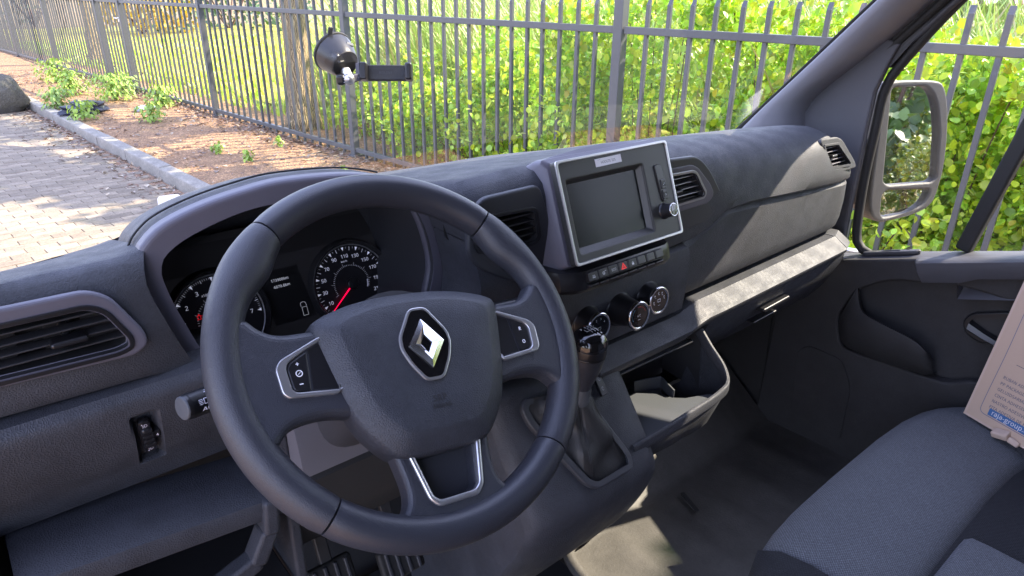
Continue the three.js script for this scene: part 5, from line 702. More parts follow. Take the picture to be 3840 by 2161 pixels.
// ------------------------------------------------------------------ gear console, tray, gear lever
{
  const con = thing('gear_console', 'grey moulded gear console with an open storage tray beside it', 'console', [-0.09, 0.6, -0.65]);
  const prof = smoothPts([[-0.66, 1.164], [-0.648, 1.160], [-0.636, 1.148], [-0.585, 1.080], [-0.540, 1.018], [-0.531, 1.000], [-0.532, 0.975], [-0.545, 0.935], [-0.573, 0.875], [-0.610, 0.815], [-0.70, 0.690], [-0.80, 0.60]], 40);
  const xs = [-0.236, -0.234, -0.228, -0.215, -0.19, -0.15, -0.09, -0.03, 0.005, 0.022, 0.030, 0.033];
  part(con, 'console_body', loft(xs.map((x) => { const e = Math.max(0, Math.abs(x + 0.1015) - 0.105) / 0.0325, ins = 0.030 * (1 - Math.sqrt(Math.max(0, 1 - e * e))), wide = Math.max(0, (-0.15 - x)) * 0.6; const r = prof.map(([z, y], i) => { const t = i / 40, sh = wide * Math.min(1, t * 1.2); return [x + (x < -0.1 ? 1 : -1) * 0.0, y - ins * 0.7 - sh * 0.35, z - ins - sh]; }); r.push([x, 0.60, -0.9], [x, 1.15, -0.9]); return r; }), true, true, 0.7), M.dash, 'curved console body sloping to the floor');
  part(con, 'fixing_screw', at(lathe([[0, 0.004], [0.004, 0.004], [0.006, 0.002], [0.0085, 0]], 20), -0.236, 1.055, -0.70, 0, -1.4, 0), M.satin);
  // tray to the right of the lever
  const P = (x, y, z) => [x, y, z];
  const front = [[-0.020, 1.034, -0.552], [0.03, 1.036, -0.550], [0.12, 1.040, -0.549], [0.21, 1.044, -0.551], [0.240, 1.050, -0.556], [0.254, 1.066, -0.575], [0.258, 1.095, -0.612], [0.262, 1.118, -0.640]];
  const tf0 = new THREE.Matrix4().makeBasis(V(1, 0, 0), V(0, -0.196, -0.98).normalize(), V(0, 0.98, -0.196).normalize()); tf0.setPosition(0, 1.0245, -0.552);
  const tr = part(con, 'storage_tray', on(extrude(poly([[-0.03, 0], [0.238, 0.004], [0.222, 0.03], [0.186, 0.052], [0.174, 0.072], [0.176, 0.095], [0.192, 0.115], [0.192, 0.165], [-0.03, 0.165]]), 0.004, 0.001, 1), tf0), M.tray, 'flat tray floor with a cut-out at its right end');
  part(tr, 'tray_well', join(boxFT(0.10, 0.235, 0.965, 0.968, -0.715, -0.60, 0.001), boxFT(0.095, 0.10, 0.965, 0.985, -0.715, -0.60, 0.001)), M.seal);
  part(tr, 'tray_rim', loft((() => { const c = new THREE.CatmullRomCurve3(front.map((p) => V(...p))), rows = []; for (let i = 0; i <= 48; i++) { const p = c.getPointAt(i / 48), tg = c.getTangentAt(i / 48), up = V(0, 1, 0).addScaledVector(tg, -tg.y).normalize(), sd = tg.clone().cross(up), r = []; for (let k = 0; k < 14; k++) { const a = k / 14 * 6.283, e = 0.55, u = Math.sign(Math.cos(a)) * Math.abs(Math.cos(a)) ** e * 0.0042, w = Math.sign(Math.sin(a)) * Math.abs(Math.sin(a)) ** e * 0.0105; r.push(p.clone().addScaledVector(sd, u).addScaledVector(up, w - 0.004).toArray()); } rows.push(r); } return rows; })(), true, true, 0.6), M.dash);
  part(tr, 'tray_back', boxFT(-0.02, 0.27, 0.985, 1.15, -0.735, -0.72, 0.003), M.dark);
  part(tr, 'tray_shell', loft(front.map(([x, y, z], i) => { const s = i / 7; return [[x, y - 0.003, z], [x + 0.004 * s, y - 0.022, z - 0.003], [x * 0.97, y - 0.06 - 0.06 * s, z - 0.025], [x * 0.92, y - 0.115 - 0.06 * s, z - 0.08], [x * 0.85, 0.86, -0.70]]; }), false, false, 1.2), M.dash);
  part(tr, 'tray_side', loft([0, 1, 2, 3].map((k) => [[0.262 + 0.004 * k, 1.13 - 0.0 * k, -0.640 - 0.03 * k], [0.252 + 0.004 * k, 1.0, -0.62 - 0.033 * k]]), false, false, 1), M.dark);
  part(tr, 'tray_bracket', join(bar([0.150, 1.012, -0.694], [0.197, 1.018, -0.668], 0.004, 0.026, 0.0015), bar([0.197, 1.018, -0.668], [0.180, 1.016, -0.625], 0.004, 0.022, 0.0015)), M.tray);
  part(tr, 'tray_lip', bar([0.0, 1.105, -0.645], [0.245, 1.100, -0.645], 0.010, 0.004, 0.0015), M.dashSmooth);
  // cruise rocker
  const F = frame([-0.0375, 1.1285, -0.6165], [0, 0.6, 0.8]), rk = part(con, 'rocker_switch', on(extrude(poly(roundPoly([[-0.0075, -0.019], [0.0075, -0.019], [0.0065, 0.019], [-0.0075, 0.019]], 0.002)), 0.006, 0.0012, 2).translate(0, 0, -0.001), F), M.satin);
  const it = canvasTex(96, 200, (x) => { x.fillStyle = '#15161a'; x.fillRect(0, 0, 96, 200); x.strokeStyle = '#8d9099'; x.lineWidth = 5; for (const y of [50, 150]) { x.beginPath(); x.arc(48, y, 17, 0.6, 5.6); x.stroke(); x.beginPath(); x.moveTo(48, y); x.lineTo(62, y - 14); x.stroke(); } }); part(rk, 'rocker_print', on(new THREE.PlaneGeometry(0.011, 0.032).translate(0, 0, 0.0052), F), mat({ map: it, roughness: 0.4 }));
}
{
  const gl = thing('gear_lever', 'gear lever with glossy black knob and creased leather boot', 'gear lever', [-0.095, 1.03, -0.58]);
  const F = frame([-0.09, 1.07, -0.58], [0, 0.6, 0.8]), out = roundPoly([[-0.102, 0.086], [-0.088, 0.098], [0.008, 0.072], [0.020, 0.062], [0.058, -0.050], [0.052, -0.072], [-0.028, -0.071], [-0.045, -0.058], [-0.100, 0.060]], 0.014, 5);
  part(gl, 'boot_frame', on(extrude(hole(poly(out), inset(out, 0.0075)), 0.012, 0.0035, 3).translate(0, 0, -0.003), F), M.dashSmooth);
  const ring = inset(smoothPts(out, 72, true).slice(0, -1), 0.006), top = V(-0.097, 1.152, -0.603).applyMatrix4(F.clone().invert()), rows = [];
  for (let k = 0; k <= 16; k++) { const t = k / 16; rows.push(ring.map(([x, y], j) => { const a = j / 72 * 6.283, s = Math.pow(t, 1.12), fold = Math.sin(t * Math.PI) * (0.005 * Math.sin(a * 3 + t * 5) + 0.003 * Math.sin(a * 5 - t * 6) + 0.002 * Math.sin(t * 14 + a * 2)), q = lerp(1, 0.0, s), rad = 0.011 * s; const bx = x * q + top.x * (1 - q) + Math.cos(Math.atan2(y, x)) * (rad + fold), by = y * q + top.y * (1 - q) + Math.sin(Math.atan2(y, x)) * (rad + fold); return [bx, by, top.z * Math.pow(t, 0.95) + 0.8 * fold]; })); }
  const bt = part(gl, 'leather_boot', on(loft(rows, true, false, 2), F), M.leather, 'creased black leather boot');
  const st = rows.map((r) => r[50]); for (const d of [-0.0016, 0.0016]) part(bt, 'stitching', on(tube(st.map(([x, y, z]) => [x + d, y, z + 0.0012]), 0.0004, 40, 4), F), M.dashSmooth);
  const kf = frame([-0.0945, 1.148, -0.600], [0.02, 1, 0.10], [0, 0, -1]), kl = (g) => on(g.applyMatrix4(new THREE.Matrix4().makeScale(1.18, 1.18, 1.05)), kf);
  part(gl, 'lever_collar', kl(lathe([[0.0125, -0.02], [0.0125, 0.004], [0.010, 0.008]], 24)), M.tray);
  part(gl, 'knob_grip', kl(lathe([[0.010, 0.0], [0.0125, 0.012], [0.0165, 0.028], [0.0205, 0.044], [0.0222, 0.056], [0.0225, 0.062]], 40)), M.wheelSmooth);
  part(gl, 'knob_ring', kl(join(lathe([[0.0225, 0.062], [0.0232, 0.0635], [0.0226, 0.065]], 40), lathe([[0.0222, 0.065], [0.0226, 0.067], [0.0226, 0.075], [0.022, 0.077]], 40))), M.satin);
  const cap = part(gl, 'knob_cap', kl(lathe([[0.0225, 0.077], [0.0228, 0.082], [0.0215, 0.089], [0.0175, 0.0955], [0.011, 0.0998], [0.004, 0.1012], [0, 0.1014]], 48)), M.gloss, 'glossy domed knob top with the shift pattern');
  const dm = (u, v) => 0.1018 - (u * u + v * v) / 0.062, ln = (a, b) => kl(tube([[...a, dm(...a)], [(a[0] + b[0]) / 2, (a[1] + b[1]) / 2, dm((a[0] + b[0]) / 2, (a[1] + b[1]) / 2)], [...b, dm(...b)]], 0.00035, 6, 4));
  const gx = [-0.0075, -0.0025, 0.0025, 0.0075]; part(cap, 'shift_pattern', join(gx.map((x, i) => ln([x, i ? -0.005 : 0], [x, 0.005])), ln([-0.0075, 0], [0.0075, 0])), symM);
  for (const [s, x, y] of [['R', -0.0085, 0.0085], ['1', -0.0025, 0.0088], ['3', 0.0025, 0.0088], ['5', 0.008, 0.0085], ['2', -0.0025, -0.009], ['4', 0.0025, -0.009], ['6', 0.008, -0.0085]]) part(cap, 'gear_number', kl(text(s, 0.0034, 0.0003).translate(x, y, dm(x, y) - 0.0002)), symM);
}
// ------------------------------------------------------------------ floor mat
{
  const fm = thing('floor_mat', 'grey rubber floor mat with raised pattern in the passenger footwell', 'floor mat', [0.4, 0.58, -0.6]);
  const rows = [], N = noiseGrid(256, 40, 91); for (let i = 0; i <= 46; i++) { const x = 0.02 + 0.82 * i / 46, r = []; for (let j = 0; j <= 40; j++) { const z = -0.93 + 0.63 * j / 40, slope = z < -0.76 ? (-0.76 - z) * 0.75 : 0, edge = Math.exp(-(((x - 0.02) / 0.03) ** 2)) * 0.02, bump = 0.004 * Math.max(0, Math.sin(x * 46)) * Math.exp(-(((z + 0.62) / 0.12) ** 2)); r.push([x, 0.604 + slope + edge + bump + 0.008 * (N(x * 200, z * 200 + 400) - 0.5), z]); } rows.push(r); }
  part(fm, 'mat_sheet', loft(rows, false, false, 2), M.mat);
  part(fm, 'mat_edge', tube([[0.005, 0.62, -0.56], [0.02, 0.625, -0.66], [0.05, 0.628, -0.745], [0.13, 0.63, -0.752], [0.23, 0.632, -0.772], [0.31, 0.64, -0.80], [0.40, 0.66, -0.815]], 0.013, 50, 10), M.mat, 'thick rolled left edge of the mat');
  part(fm, 'mat_slot', bar([0.395, 0.612, -0.715], [0.372, 0.612, -0.655], 0.010, 0.004, 0.001), M.seal);
}
// ------------------------------------------------------------------ passenger door
const door = thing('passenger_door', 'dark grey passenger door with storage pocket, pull handle and quarter window', 'car door', [0.87, 0.5, -0.3]);
{
  const F = new THREE.Matrix4().makeBasis(V(0, 0, 1), V(0, 1, 0), V(-1, 0, 0));     // local x = z of the van, local y = up, local z = into the cab
  const P = (x) => { const m = F.clone(); m.setPosition(x, 0, 0); return m; };
  const beltY = (z) => z < -0.50 ? lerp(1.108, 1.163, (z + 0.67) / 0.17) : lerp(1.163, 1.235, (z + 0.50) / 0.24);
  const top = [-0.79, -0.72, -0.67, -0.60, -0.55, -0.50, -0.40, -0.30, -0.20, 0.40].map((z) => [z, z > -0.24 ? 1.243 : z < -0.67 ? 1.10 : beltY(z)]);
  const recess = smoothPts([[-0.418, 1.128], [-0.468, 1.115], [-0.52, 1.104], [-0.558, 1.087], [-0.603, 1.050], [-0.625, 1.005], [-0.633, 0.963], [-0.622, 0.925], [-0.600, 0.895], [-0.50, 0.898], [-0.408, 0.902], [-0.372, 0.907], [-0.33, 0.93], [-0.25, 0.95], [-0.22, 1.02], [-0.24, 1.11], [-0.33, 1.13]], 80, true).slice(0, -1);
  const outline = [...top, [0.40, 0.52], [-0.70, 0.52], [-0.80, 0.60]].reverse();
  part(door, 'door_panel', on(extrude(hole(poly(outline), recess.slice().reverse()), 0.028, 0.006, 3), P(0.868)), M.door, 'dark grained inner door panel');
  part(door, 'door_skin', on(extrude(poly([[-0.80, 0.5], [0.40, 0.5], [0.40, 1.235], [-0.2, 1.235], [-0.5, 1.15], [-0.66, 1.10], [-0.80, 1.08]]), 0.012, 0), P(0.885)), M.door);
  part(door, 'outer_skin', on(extrude(poly([[-0.80, 0.36], [0.40, 0.36], [0.40, 1.20], [-0.2, 1.20], [-0.5, 1.13], [-0.66, 1.10], [-0.80, 1.08]]), 0.03, 0.005), P(1.0)), M.paint);
  part(door, 'speaker_panel', on(extrude(poly(roundPoly([[-0.70, 0.66], [-0.56, 0.64], [-0.565, 0.80], [-0.60, 0.865], [-0.69, 0.868], [-0.715, 0.84]], 0.02)), 0.006, 0.002, 2), P(0.8425)), M.door);
  // window shelf from panel to glass
  const sh = top.map(([z, y]) => [[0.845, y - 0.012, z], [0.850, y - 0.002, z], [0.862, y + 0.002, z], [0.905, y + 0.003, z], [0.93, y - 0.004, z], [0.93, y - 0.05, z]]); part(door, 'window_shelf', loft(sh, false, false, 0.7), M.doorLight);
  // pull handle
  const ph = part(door, 'pull_handle', loft([-0.497, -0.488, -0.45, -0.42, -0.39, -0.30, -0.2, -0.05, 0.1, 0.25].map((z, i) => { const y = Math.min(1.262, 1.166 + (z + 0.497) * 0.325), h = z < -0.41 ? 0.047 - (z < -0.46 ? 0 : 0) : 0.038, d = i === 0 ? 0.006 : 0.026; return [[0.85, y, z], [0.845 - d, y - 0.001, z], [0.838 - d, y - 0.006, z], [0.838 - d, y - h * 0.55, z + 0.008], [0.842 - d * 0.8, y - h, z + 0.02], [0.85, y - h - 0.002, z + 0.022]]; }), true, true, 0.8), M.doorLight, 'long padded pull bar along the door');
  part(ph, 'handle_recess', loft([-0.41, -0.40, -0.38, -0.30, -0.1, 0.2].map((z, i) => { const y = Math.min(1.20, 1.152 + (z + 0.40) * 0.33), k = i === 0 ? 0 : 1; return [[0.842, y, z], [0.856, y - 0.012 * k, z], [0.858, y - 0.030 * k, z], [0.846, y - 0.042 * k, z], [0.838, y - 0.050 * k, z]]; }), false, false, 0.9), M.doorLight);
  // storage pocket
  const lip = smoothPts([[0.835, 1.060, -0.602], [0.822, 1.022, -0.583], [0.812, 1.010, -0.560], [0.806, 1.003, -0.509], [0.806, 0.993, -0.452], [0.812, 0.975, -0.423], [0.828, 0.950, -0.409]], 30), bot = smoothPts([[0.846, 0.96, -0.633], [0.840, 0.93, -0.622], [0.836, 0.905, -0.60], [0.830, 0.902, -0.54], [0.830, 0.905, -0.47], [0.834, 0.908, -0.42], [0.842, 0.915, -0.403]], 30);
  part(door, 'door_pocket', loft([lip.map(([x, y, z]) => [x + 0.03, y - 0.045, z]), lip.map(([x, y, z]) => [x + 0.012, y - 0.004, z]), lip, lip.map(([x, y, z], i) => [lerp(x, bot[i][0], 0.12) - 0.006, lerp(y, bot[i][1], 0.12), lerp(z, bot[i][2], 0.12)]), lip.map(([x, y, z], i) => [lerp(x, bot[i][0], 0.55) - 0.006, lerp(y, bot[i][1], 0.55), lerp(z, bot[i][2], 0.55)]), bot, bot.map(([x, y, z]) => [x + 0.03, y - 0.01, z])], false, false, 1), M.door, 'bulging open-topped storage pocket');
  // inner door handle
  const hr = smoothPts([[-0.383, 1.048], [-0.373, 1.070], [-0.35, 1.082], [-0.303, 1.100], [-0.26, 1.10], [-0.25, 1.06], [-0.28, 1.030], [-0.307, 1.024], [-0.343, 1.014], [-0.372, 1.025]], 44, true).slice(0, -1);
  const dh = part(door, 'door_handle_bezel', on(extrude(hole(poly(hr), inset(hr, 0.007)), 0.012, 0.004, 3), P(0.872)), M.satin); part(dh, 'handle_cup', on(new THREE.ShapeGeometry(poly(hr)), P(0.8705)), M.dark); part(dh, 'release_lever', loft([-0.37, -0.34, -0.30, -0.27].map((z, i) => [[0.866, 1.056 - 0.012 * i, z], [0.852, 1.052 - 0.012 * i, z], [0.848, 1.040 - 0.010 * i, z], [0.862, 1.030 - 0.008 * i, z]]), true, true, 0.8), M.satin);
  // lock bezel on the shelf
  const bz = smoothPts([[0.0, -0.011], [0.03, -0.0125], [0.095, -0.0115], [0.118, -0.006], [0.120, 0.006], [0.1, 0.0125], [0.03, 0.0135], [0.002, 0.010]], 40, true).slice(0, -1), bf = frame([0.874, 1.1285, -0.618], [-0.10, 0.93, -0.30], [-1, 0, 0]);
  const bm = new THREE.Matrix4().makeBasis(V(0, 0.33, 1).normalize(), V(1, 0, 0), V(0, 0.95, -0.31).normalize()); bm.setPosition(0.876, 1.127, -0.618);
  const lk = part(door, 'lock_bezel', on(extrude(hole(poly(bz), roundPoly([[0.03, -0.005], [0.10, -0.005], [0.095, 0.005], [0.04, 0.005]], 0.004)), 0.010, 0.0035, 3), bm), M.dashSmooth); part(lk, 'lock_slot', on(rbox(0.075, 0.012, 0.003, 0.001).translate(0.066, 0, 0.003), bm), M.seal); part(lk, 'lock_slider', on(rbox(0.022, 0.008, 0.006, 0.002).translate(0.088, 0, 0.006), bm), M.hood);
  // window frame: front upright, mirror triangle, divider bar, glass
  part(door, 'mirror_triangle', on(extrude(poly([[-0.85, 1.10], [-0.668, 1.10], [-0.672, 1.40], [-0.671, 1.50], [-0.655, 1.56], [-0.64, 1.60], [-0.70, 1.62], [-0.84, 1.46], [-0.86, 1.35]]), 0.02, 0.005, 3), P(0.878)), M.doorLight, 'dark triangular panel ahead of the window');
  part(door, 'window_frame', join(tube([[0.885, 1.13, -0.610], [0.886, 1.142, -0.640], [0.888, 1.18, -0.655], [0.89, 1.3, -0.664], [0.89, 1.43, -0.664], [0.888, 1.50, -0.662], [0.884, 1.556, -0.640], [0.87, 1.69, -0.548], [0.86, 1.78, -0.46], [0.86, 1.86, -0.3], [0.86, 1.88, 0.35]], 0.011, 70, 8)), M.seal);
  part(door, 'frame_header', loft([[0.875, 1.55, -0.655], [0.868, 1.69, -0.562], [0.858, 1.79, -0.475], [0.855, 1.88, -0.32], [0.855, 1.90, 0.38]].map(([x, y, z]) => [[x - 0.008, y, z], [x - 0.008, y + 0.03, z - 0.02], [x - 0.0, y + 0.055, z - 0.035], [x + 0.04, y + 0.055, z - 0.035], [x + 0.04, y, z]]), true, true, 0.6), M.dark);
  part(door, 'divider_bar', bar([0.90, 1.19, -0.431], [0.888, 1.70, -0.335], 0.024, 0.032, 0.006), M.seal, 'slanted black bar dividing the door window');
  part(door, 'window_glass', on(new THREE.ShapeGeometry(poly([[-0.655, 1.17], [-0.64, 1.10], [-0.3, 1.15], [0.35, 1.20], [0.35, 1.88], [-0.3, 1.86], [-0.55, 1.69], [-0.64, 1.556], [-0.664, 1.45]])), P(0.908)), M.glass, 'clear passenger window pane');
}
{ // wing mirror
  const MF = frame([1.12, 1.37, -0.66], [-0.437, 0.115, 0.891]), t = thing('wing_mirror', 'tall grey wing mirror with a large upper and small lower glass', 'wing mirror', [1.12, 1.15, -0.66]);
  const shell = smoothPts([[-0.100, 0.134], [-0.045, 0.1367], [0.028, 0.133], [0.0525, 0.118], [0.0715, 0.0735], [0.086, 0.0], [0.091, -0.07], [0.0875, -0.115], [0.076, -0.162], [0.050, -0.184], [0.002, -0.198], [-0.055, -0.206], [-0.080, -0.2065], [-0.102, -0.19], [-0.114, -0.160], [-0.119, -0.10], [-0.119, 0.0], [-0.121, 0.09], [-0.116, 0.124]], 100, true).slice(0, -1);
  const g1 = roundPoly([[-0.098, 0.1205], [0.0, 0.122], [0.022, 0.106], [0.041, 0.074], [0.0595, 0.010], [0.073, -0.102], [0.060, -0.1125], [-0.068, -0.1142], [-0.084, -0.105], [-0.089, -0.017]], 0.014, 4), g2 = roundPoly([[-0.071, -0.1265], [0.060, -0.1305], [0.058, -0.148], [0.0435, -0.169], [0.007, -0.1895], [-0.070, -0.1955], [-0.079, -0.184], [-0.081, -0.139]], 0.012, 4);
  part(t, 'mirror_frame', on(extrude(hole(hole(poly(shell), g1.slice().reverse()), g2.slice().reverse()), 0.03, 0.006, 4).translate(0, 0, -0.018), MF), M.mirrorShell);
  const bk = (s, n, dx) => scaleAbout(shell, s, dx, 0).map(([x, y]) => V(x, y, n).applyMatrix4(MF).toArray()); part(t, 'mirror_housing', loft([bk(0.995, -0.012, 0), bk(0.99, -0.04, 0), bk(0.93, -0.08, 0.004), bk(0.7, -0.12, 0.008), bk(0.2, -0.135, 0.01)], true, true, 1.2), M.mirrorShell);
  part(t, 'mirror_glass', on(new THREE.ShapeGeometry(poly(inset(g1, -0.004))).translate(0, 0, -0.002), MF), M.mirror, 'large upper mirror glass reflecting trees'); part(t, 'mirror_glass', on(new THREE.ShapeGeometry(poly(inset(g2, -0.004))).translate(0, 0, -0.002), MF), M.mirror, 'small lower wide-angle glass');
  part(t, 'mirror_arm', loft([[0.93, 1.29, -0.745], [0.99, 1.28, -0.745], [1.06, 1.28, -0.73]].map(([x, y, z]) => { const r = []; for (let j = 0; j < 14; j++) { const a = j / 14 * 6.283; r.push([x, y + 0.085 * Math.cos(a), z + 0.026 * Math.sin(a)]); } return r; }), true, true, 1.2), M.mirrorShell);
}
// ------------------------------------------------------------------ bench seat, cardboard box, phone holder
{
  const t = thing('bench_seat', 'grey woven fabric passenger bench seat beside the door', 'car seat', [0.45, 0.58, -0.1]);
  const sil = (x) => -0.392 + 0.03 * ((x - 0.42) / 0.34) ** 4, topY = (x) => 0.897 - 0.012 * Math.max(0, (x - 0.72) / 0.12) ** 2 - 0.018 * Math.max(0, (0.16 - x) / 0.06) ** 2;
  const xs = [0.098, 0.11, 0.135, 0.18, 0.25, 0.35, 0.45, 0.55, 0.65, 0.72, 0.77, 0.81, 0.832, 0.84];
  part(t, 'thigh_cushion', loft(xs.map((x) => { const y = topY(x), z = sil(x), e = x > 0.81 ? (x - 0.81) / 0.03 : 0; return [[x, 0.72, z + 0.03], [x, y - 0.09, z - 0.006], [x, y - 0.045, z - 0.010], [x, y - 0.017, z + 0.002], [x, y - 0.002, z + 0.030], [x, y + 0.004, z + 0.075], [x, y + 0.002, z + 0.13], [x, y - 0.004, z + 0.178], [x, y - 0.012, z + 0.197], [x, y - 0.028, z + 0.208], [x, y - 0.06, z + 0.21], [x, 0.72, z + 0.2]].map(([a, b, c]) => [a, b - 0.03 * e * e, c]); }), true, true, 0.9), M.fabric, 'rounded light grey thigh cushion');
  const bol = [[0.075, 0.015], [0.088, 0.004], [0.102, 0.0]]; part(t, 'side_bolster', loft([[0.070, 0.03], [0.078, 0.012], [0.092, 0.002], [0.107, -0.002], [0.118, -0.008]].map(([x, d]) => [[x, 0.70, -0.36 + d], [x, 0.80, -0.385 + d], [x, 0.855 - d, -0.378 + d], [x, 0.880 - d, -0.35], [x, 0.891 - d, -0.30], [x, 0.893 - d, -0.2], [x, 0.888 - d, -0.05], [x, 0.88 - d, 0.20], [x, 0.70, 0.20]]), true, true, 0.9), M.fabricDark, 'dark fabric side of the cushion');
  part(t, 'seat_insert', loft([0.118, 0.125, 0.16, 0.22, 0.30, 0.37, 0.395, 0.402].map((x, i) => { const y = i === 0 || i === 7 ? 0.868 : i === 1 || i === 6 ? 0.884 : 0.888; return [[x, 0.72, -0.178], [x, y - 0.012, -0.178], [x, y - 0.002, -0.168], [x, y, -0.14], [x, y - 0.002, 0.0], [x, y - 0.01, 0.2], [x, 0.72, 0.2]]; }), true, true, 0.8), M.fabric, 'grey fabric seat insert');
  part(t, 'seat_insert', loft([0.455, 0.462, 0.50, 0.60, 0.70, 0.76, 0.78].map((x, i) => { const y = i === 0 || i === 6 ? 0.868 : 0.886; return [[x, 0.72, -0.10], [x, y - 0.012, -0.10], [x, y - 0.002, -0.09], [x, y, -0.06], [x, y - 0.01, 0.2], [x, 0.72, 0.2]]; }), true, true, 0.8), M.fabric, 'grey fabric seat insert near the door');
  part(t, 'seat_base', boxFT(0.105, 0.815, 0.70, 0.872, -0.35, 0.25, 0.02), M.fabricDark); part(t, 'seat_pedestal', boxFT(0.16, 0.78, 0.577, 0.698, -0.30, 0.20, 0.02), M.dark);
  part(t, 'backrest', loft([0.1, 0.13, 0.25, 0.4, 0.6, 0.76, 0.8].map((x, i) => { const e = i === 0 || i === 6 ? 0.03 : 0; return [[x, 0.86, 0.22 + e], [x, 1.1, 0.26 + e], [x, 1.45 - e, 0.33 + e], [x, 1.5 - e, 0.38], [x, 1.45, 0.44], [x, 0.86, 0.36]]; }), true, true, 0.9), M.fabric);
}
{
  const d1 = V(-0.37, 0.02, 0.93).normalize(), up0 = V(0.16, 1, 0.12), n = d1.clone().cross(up0).normalize(), up = n.clone().cross(d1).normalize(), o = V(0.738, 0.907, -0.305), W = 0.34, H = 0.36, D = 0.085;
  const outw = n.x < 0 ? n.clone() : n.clone().negate(), m = new THREE.Matrix4().makeBasis(d1, up, d1.clone().cross(up)); m.setPosition(o);
  const t = thing('cardboard_box', 'brown cardboard carton with printed text leaning on the passenger seat', 'box', o.toArray());
  const s = d1.clone().cross(up).x < 0 ? 1 : -1;   // which local z faces the driver
  const wob = (g) => { const p = g.attributes.position; for (let i = 0; i < p.count; i++) { const x = p.getX(i), y = p.getY(i); p.setZ(i, p.getZ(i) + 0.0012 * Math.sin(x * 40) * Math.sin(y * 31)); } g.computeVertexNormals(); return g; };
  part(t, 'carton_body', on(wob(new THREE.BoxGeometry(W, H, D, 24, 24, 4).translate(W / 2, H / 2, -s * D / 2)), m), M.card);
  const K = 3000, tx = canvasTex(Math.round((W - 0.01) * K), Math.round((H - 0.01) * K), (x, w, h) => {
    x.fillStyle = '#b9a08c'; x.fillRect(0, 0, w, h); for (let i = 0; i < 900; i++) { x.fillStyle = i % 2 ? 'rgba(255,240,225,0.05)' : 'rgba(70,45,30,0.05)'; const q = (i * 7919) % w, r = (i * 104729) % h; x.fillRect(q, r, 30 + i % 90, 2); }
    const mm = K / 1000; x.strokeStyle = '#55607c'; x.lineWidth = 1.1 * mm; const L = 22 * mm, B = h - 16 * mm; x.beginPath(); x.moveTo(L, 0); x.lineTo(L, B - 12 * mm); x.quadraticCurveTo(L, B, L + 12 * mm, B); x.lineTo(w, B); x.stroke();
    x.fillStyle = '#3d4560'; x.font = `${8.6 * mm}px sans-serif`; x.textBaseline = 'alphabetic'; ['RUBAN ADHESIF PP', 'PP PACKAGING TAPE', 'GELUIDSARME TAPE', 'CINTA ADHESIVA PP', 'NASTRO ADESIVO PP', 'FITA ADESIVA DE PP'].forEach((l, i) => x.fillText(l, L + 14 * mm, B - (86 - i * 13) * mm + 4 * mm)); x.fillRect(L + 26 * mm, B - 118 * mm, 60 * mm, 0.9 * mm); x.font = `${10 * mm}px sans-serif`; x.fillText('V', L + 8 * mm, B - 215 * mm);
    x.fillStyle = '#3f6492'; x.fillRect(L + 17 * mm, B - 17 * mm, 110 * mm, 14.5 * mm); x.fillStyle = '#d9d4d4'; x.font = `${13 * mm}px sans-serif`; x.fillText('raja-group.com', L + 23 * mm, B - 6 * mm);
  });
  const pg = new THREE.PlaneGeometry(W - 0.01, H - 0.01, 24, 24).translate(W / 2, H / 2, 0); if (s < 0) { pg.rotateY(Math.PI); pg.translate(W, 0, 0); }
  { const p = pg.attributes.position; for (let i = 0; i < p.count; i++) p.setZ(i, s * 0.0008 + 0.0012 * Math.sin(p.getX(i) * 40) * Math.sin(p.getY(i) * 31)); }
  part(t, 'printed_side', on(pg, m), mat({ map: tx, roughness: 0.85, bumpMap: null }), 'printed side with a blue lettered band');
  part(t, 'crumpled_flap', on(join(at(rbox(0.03, 0.014, 0.02, 0.004), 0.085, 0.004, s * 0.006, 0.5, 0.2, 0.3), at(rbox(0.02, 0.012, 0.012, 0.003), 0.11, 0.002, s * 0.004, -0.3, 0.4, -0.2)), m), M.card);
}
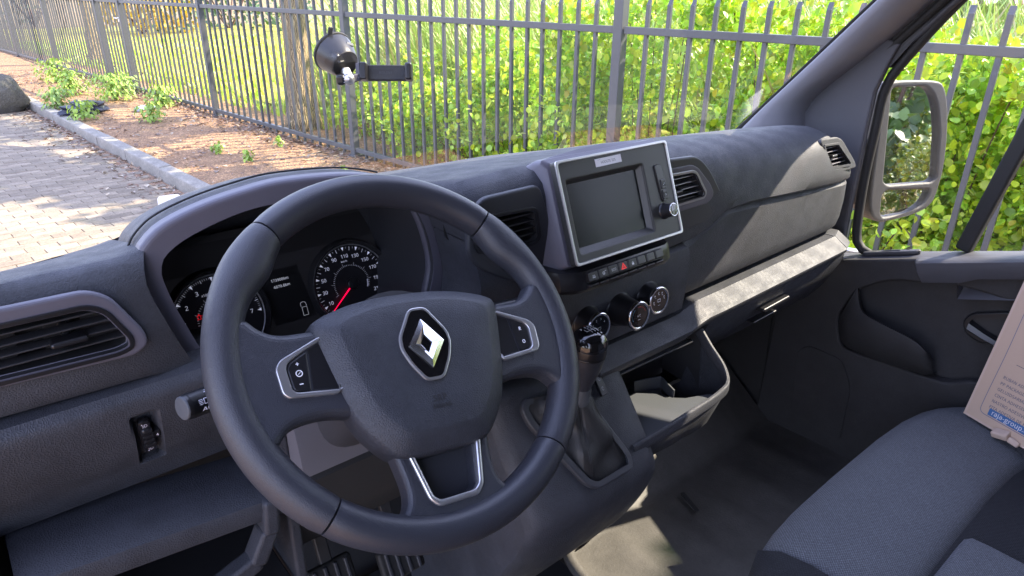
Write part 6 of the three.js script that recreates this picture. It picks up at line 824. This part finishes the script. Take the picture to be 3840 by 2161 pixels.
{ // phone holder sucked onto the windscreen
  const t = thing('phone_holder', 'black phone holder with suction cup stuck on the windscreen', 'phone holder', [-0.23, 1.53, -0.93]);
  const gN = [0.03, 0.69, -0.72].map((v) => -v), cupF = frame([-0.242, 1.612, -0.942], [0.10, -0.45, 0.9]), cp = (g) => on(g.applyMatrix4(new THREE.Matrix4().makeScale(0.9, 0.9, 0.9)), cupF);
  part(t, 'suction_pad', cp(lathe([[0, -0.006], [0.033, -0.006], [0.0345, -0.003], [0.0335, 0.0005], [0.02, 0.001]], 48)), M.seal); part(t, 'pull_tab', cp(rbox(0.008, 0.012, 0.004, 0.0015).translate(-0.012, 0.0375, -0.002)), M.seal);
  const cup = part(t, 'cup_shell', cp(lathe([[0.0325, 0.0], [0.0325, 0.003], [0.030, 0.014], [0.026, 0.027], [0.0225, 0.034]], 48)), M.satin, 'glossy conical cup body'); part(cup, 'cup_window', cp(at(rbox(0.013, 0.005, 0.003, 0.0012), 0.012, 0.0255, 0.020, -0.85, 0.15, -0.4)), M.tray);
  part(t, 'cup_lever', cp(join(lathe([[0.0224, 0.034], [0.0215, 0.036], [0.0, 0.036]], 40))), M.dark);
  const jf = [-0.241, 1.579, -0.9035]; part(t, 'ball_joint', join(new THREE.SphereGeometry(0.0085, 24, 16).translate(...jf), bar([-0.241, 1.592, -0.915], jf, 0.013, 0.013, 0.004)), M.silver); part(t, 'clamp_nut', bar([-0.256, 1.578, -0.914], [-0.244, 1.5785, -0.907], 0.016, 0.016, 0.005), M.satin); for (let k = 0; k < 3; k++) part(t, 'nut_notch', bar([-0.2545, 1.582 - k * 0.0035, -0.9055], [-0.2485, 1.582 - k * 0.0035, -0.902], 0.001, 0.0014, 0.0004), symM);
  const arm = part(t, 'holder_arm', bar([-0.239, 1.578, -0.903], [-0.214, 1.584, -0.902], 0.008, 0.011, 0.002), M.hood);
  const cS = new THREE.Matrix4().makeScale(0.86, 0.86, 0.86), cf = frame([-0.189, 1.586, -0.887], [-0.588, 0.30, 0.75], [0, 1, 0]), ck = (g) => on(g.applyMatrix4(cS), cf);
  part(t, 'cradle', ck(rbox(0.070, 0.0255, 0.012, 0.002).translate(0.002, 0, -0.006)), M.dark, 'flat black cradle plate'); part(t, 'cradle_jaw', ck(join(rbox(0.013, 0.0285, 0.026, 0.003).translate(-0.037, 0, 0.004))), M.satin); part(t, 'cradle_jaw', ck(rbox(0.012, 0.0285, 0.026, 0.004).translate(0.0385, 0, 0.004)), M.satin); part(t, 'jaw_plate', ck(rbox(0.007, 0.026, 0.024, 0.001).translate(-0.0455, -0.0005, 0.003)), M.hood);
  const tx = canvasTex(512, 192, (x) => { x.fillStyle = '#141417'; x.fillRect(0, 0, 512, 192); x.strokeStyle = '#26272b'; x.lineWidth = 4; x.strokeRect(16, 14, 480, 164); for (let i = 0; i < 22; i++) for (let j = 0; j < 6; j++) { const cx = 30 + i * 22, cy = 30 + j * 26 + (i % 2) * 13; if (j > 0 && j < 4 && i < 15) continue; x.beginPath(); for (let k = 0; k <= 6; k++) x.lineTo(cx + 13 * Math.cos(k * 1.047), cy + 13 * Math.sin(k * 1.047)); x.stroke(); } x.fillStyle = '#2b2c31'; x.font = 'bold 52px sans-serif'; x.textAlign = 'center'; x.textBaseline = 'middle'; x.fillText('ROLINE', 240, 100); });
  part(t, 'cradle_pad', ck(new THREE.PlaneGeometry(0.062, 0.0225).translate(0.001, 0, 0.0006)), mat({ map: tx, roughness: 0.5 }));
  t.position.x -= 0.027; t.position.z -= 0.022;
}
{ const t = thing('pale_tab', 'small white rounded tab added for the bonnet corner at the windscreen base left of the gauges', 'added tab', [-0.49, 1.38, -1.12]);  // pale tab added in place of the white bonnet corner
  part(t, 'tab_sheet', at(extrude(poly(roundPoly([[-0.017, -0.014], [0.017, -0.014], [0.017, 0.006], [-0.017, 0.006]], 0.006)), 0.001, 0), -0.492, 1.398, -1.115, -0.4, -0.6, 0.12), mat({ color: lin(0.50, 0.50, 0.58), roughness: 0.7 })); }

renderer.render(scene, camera);
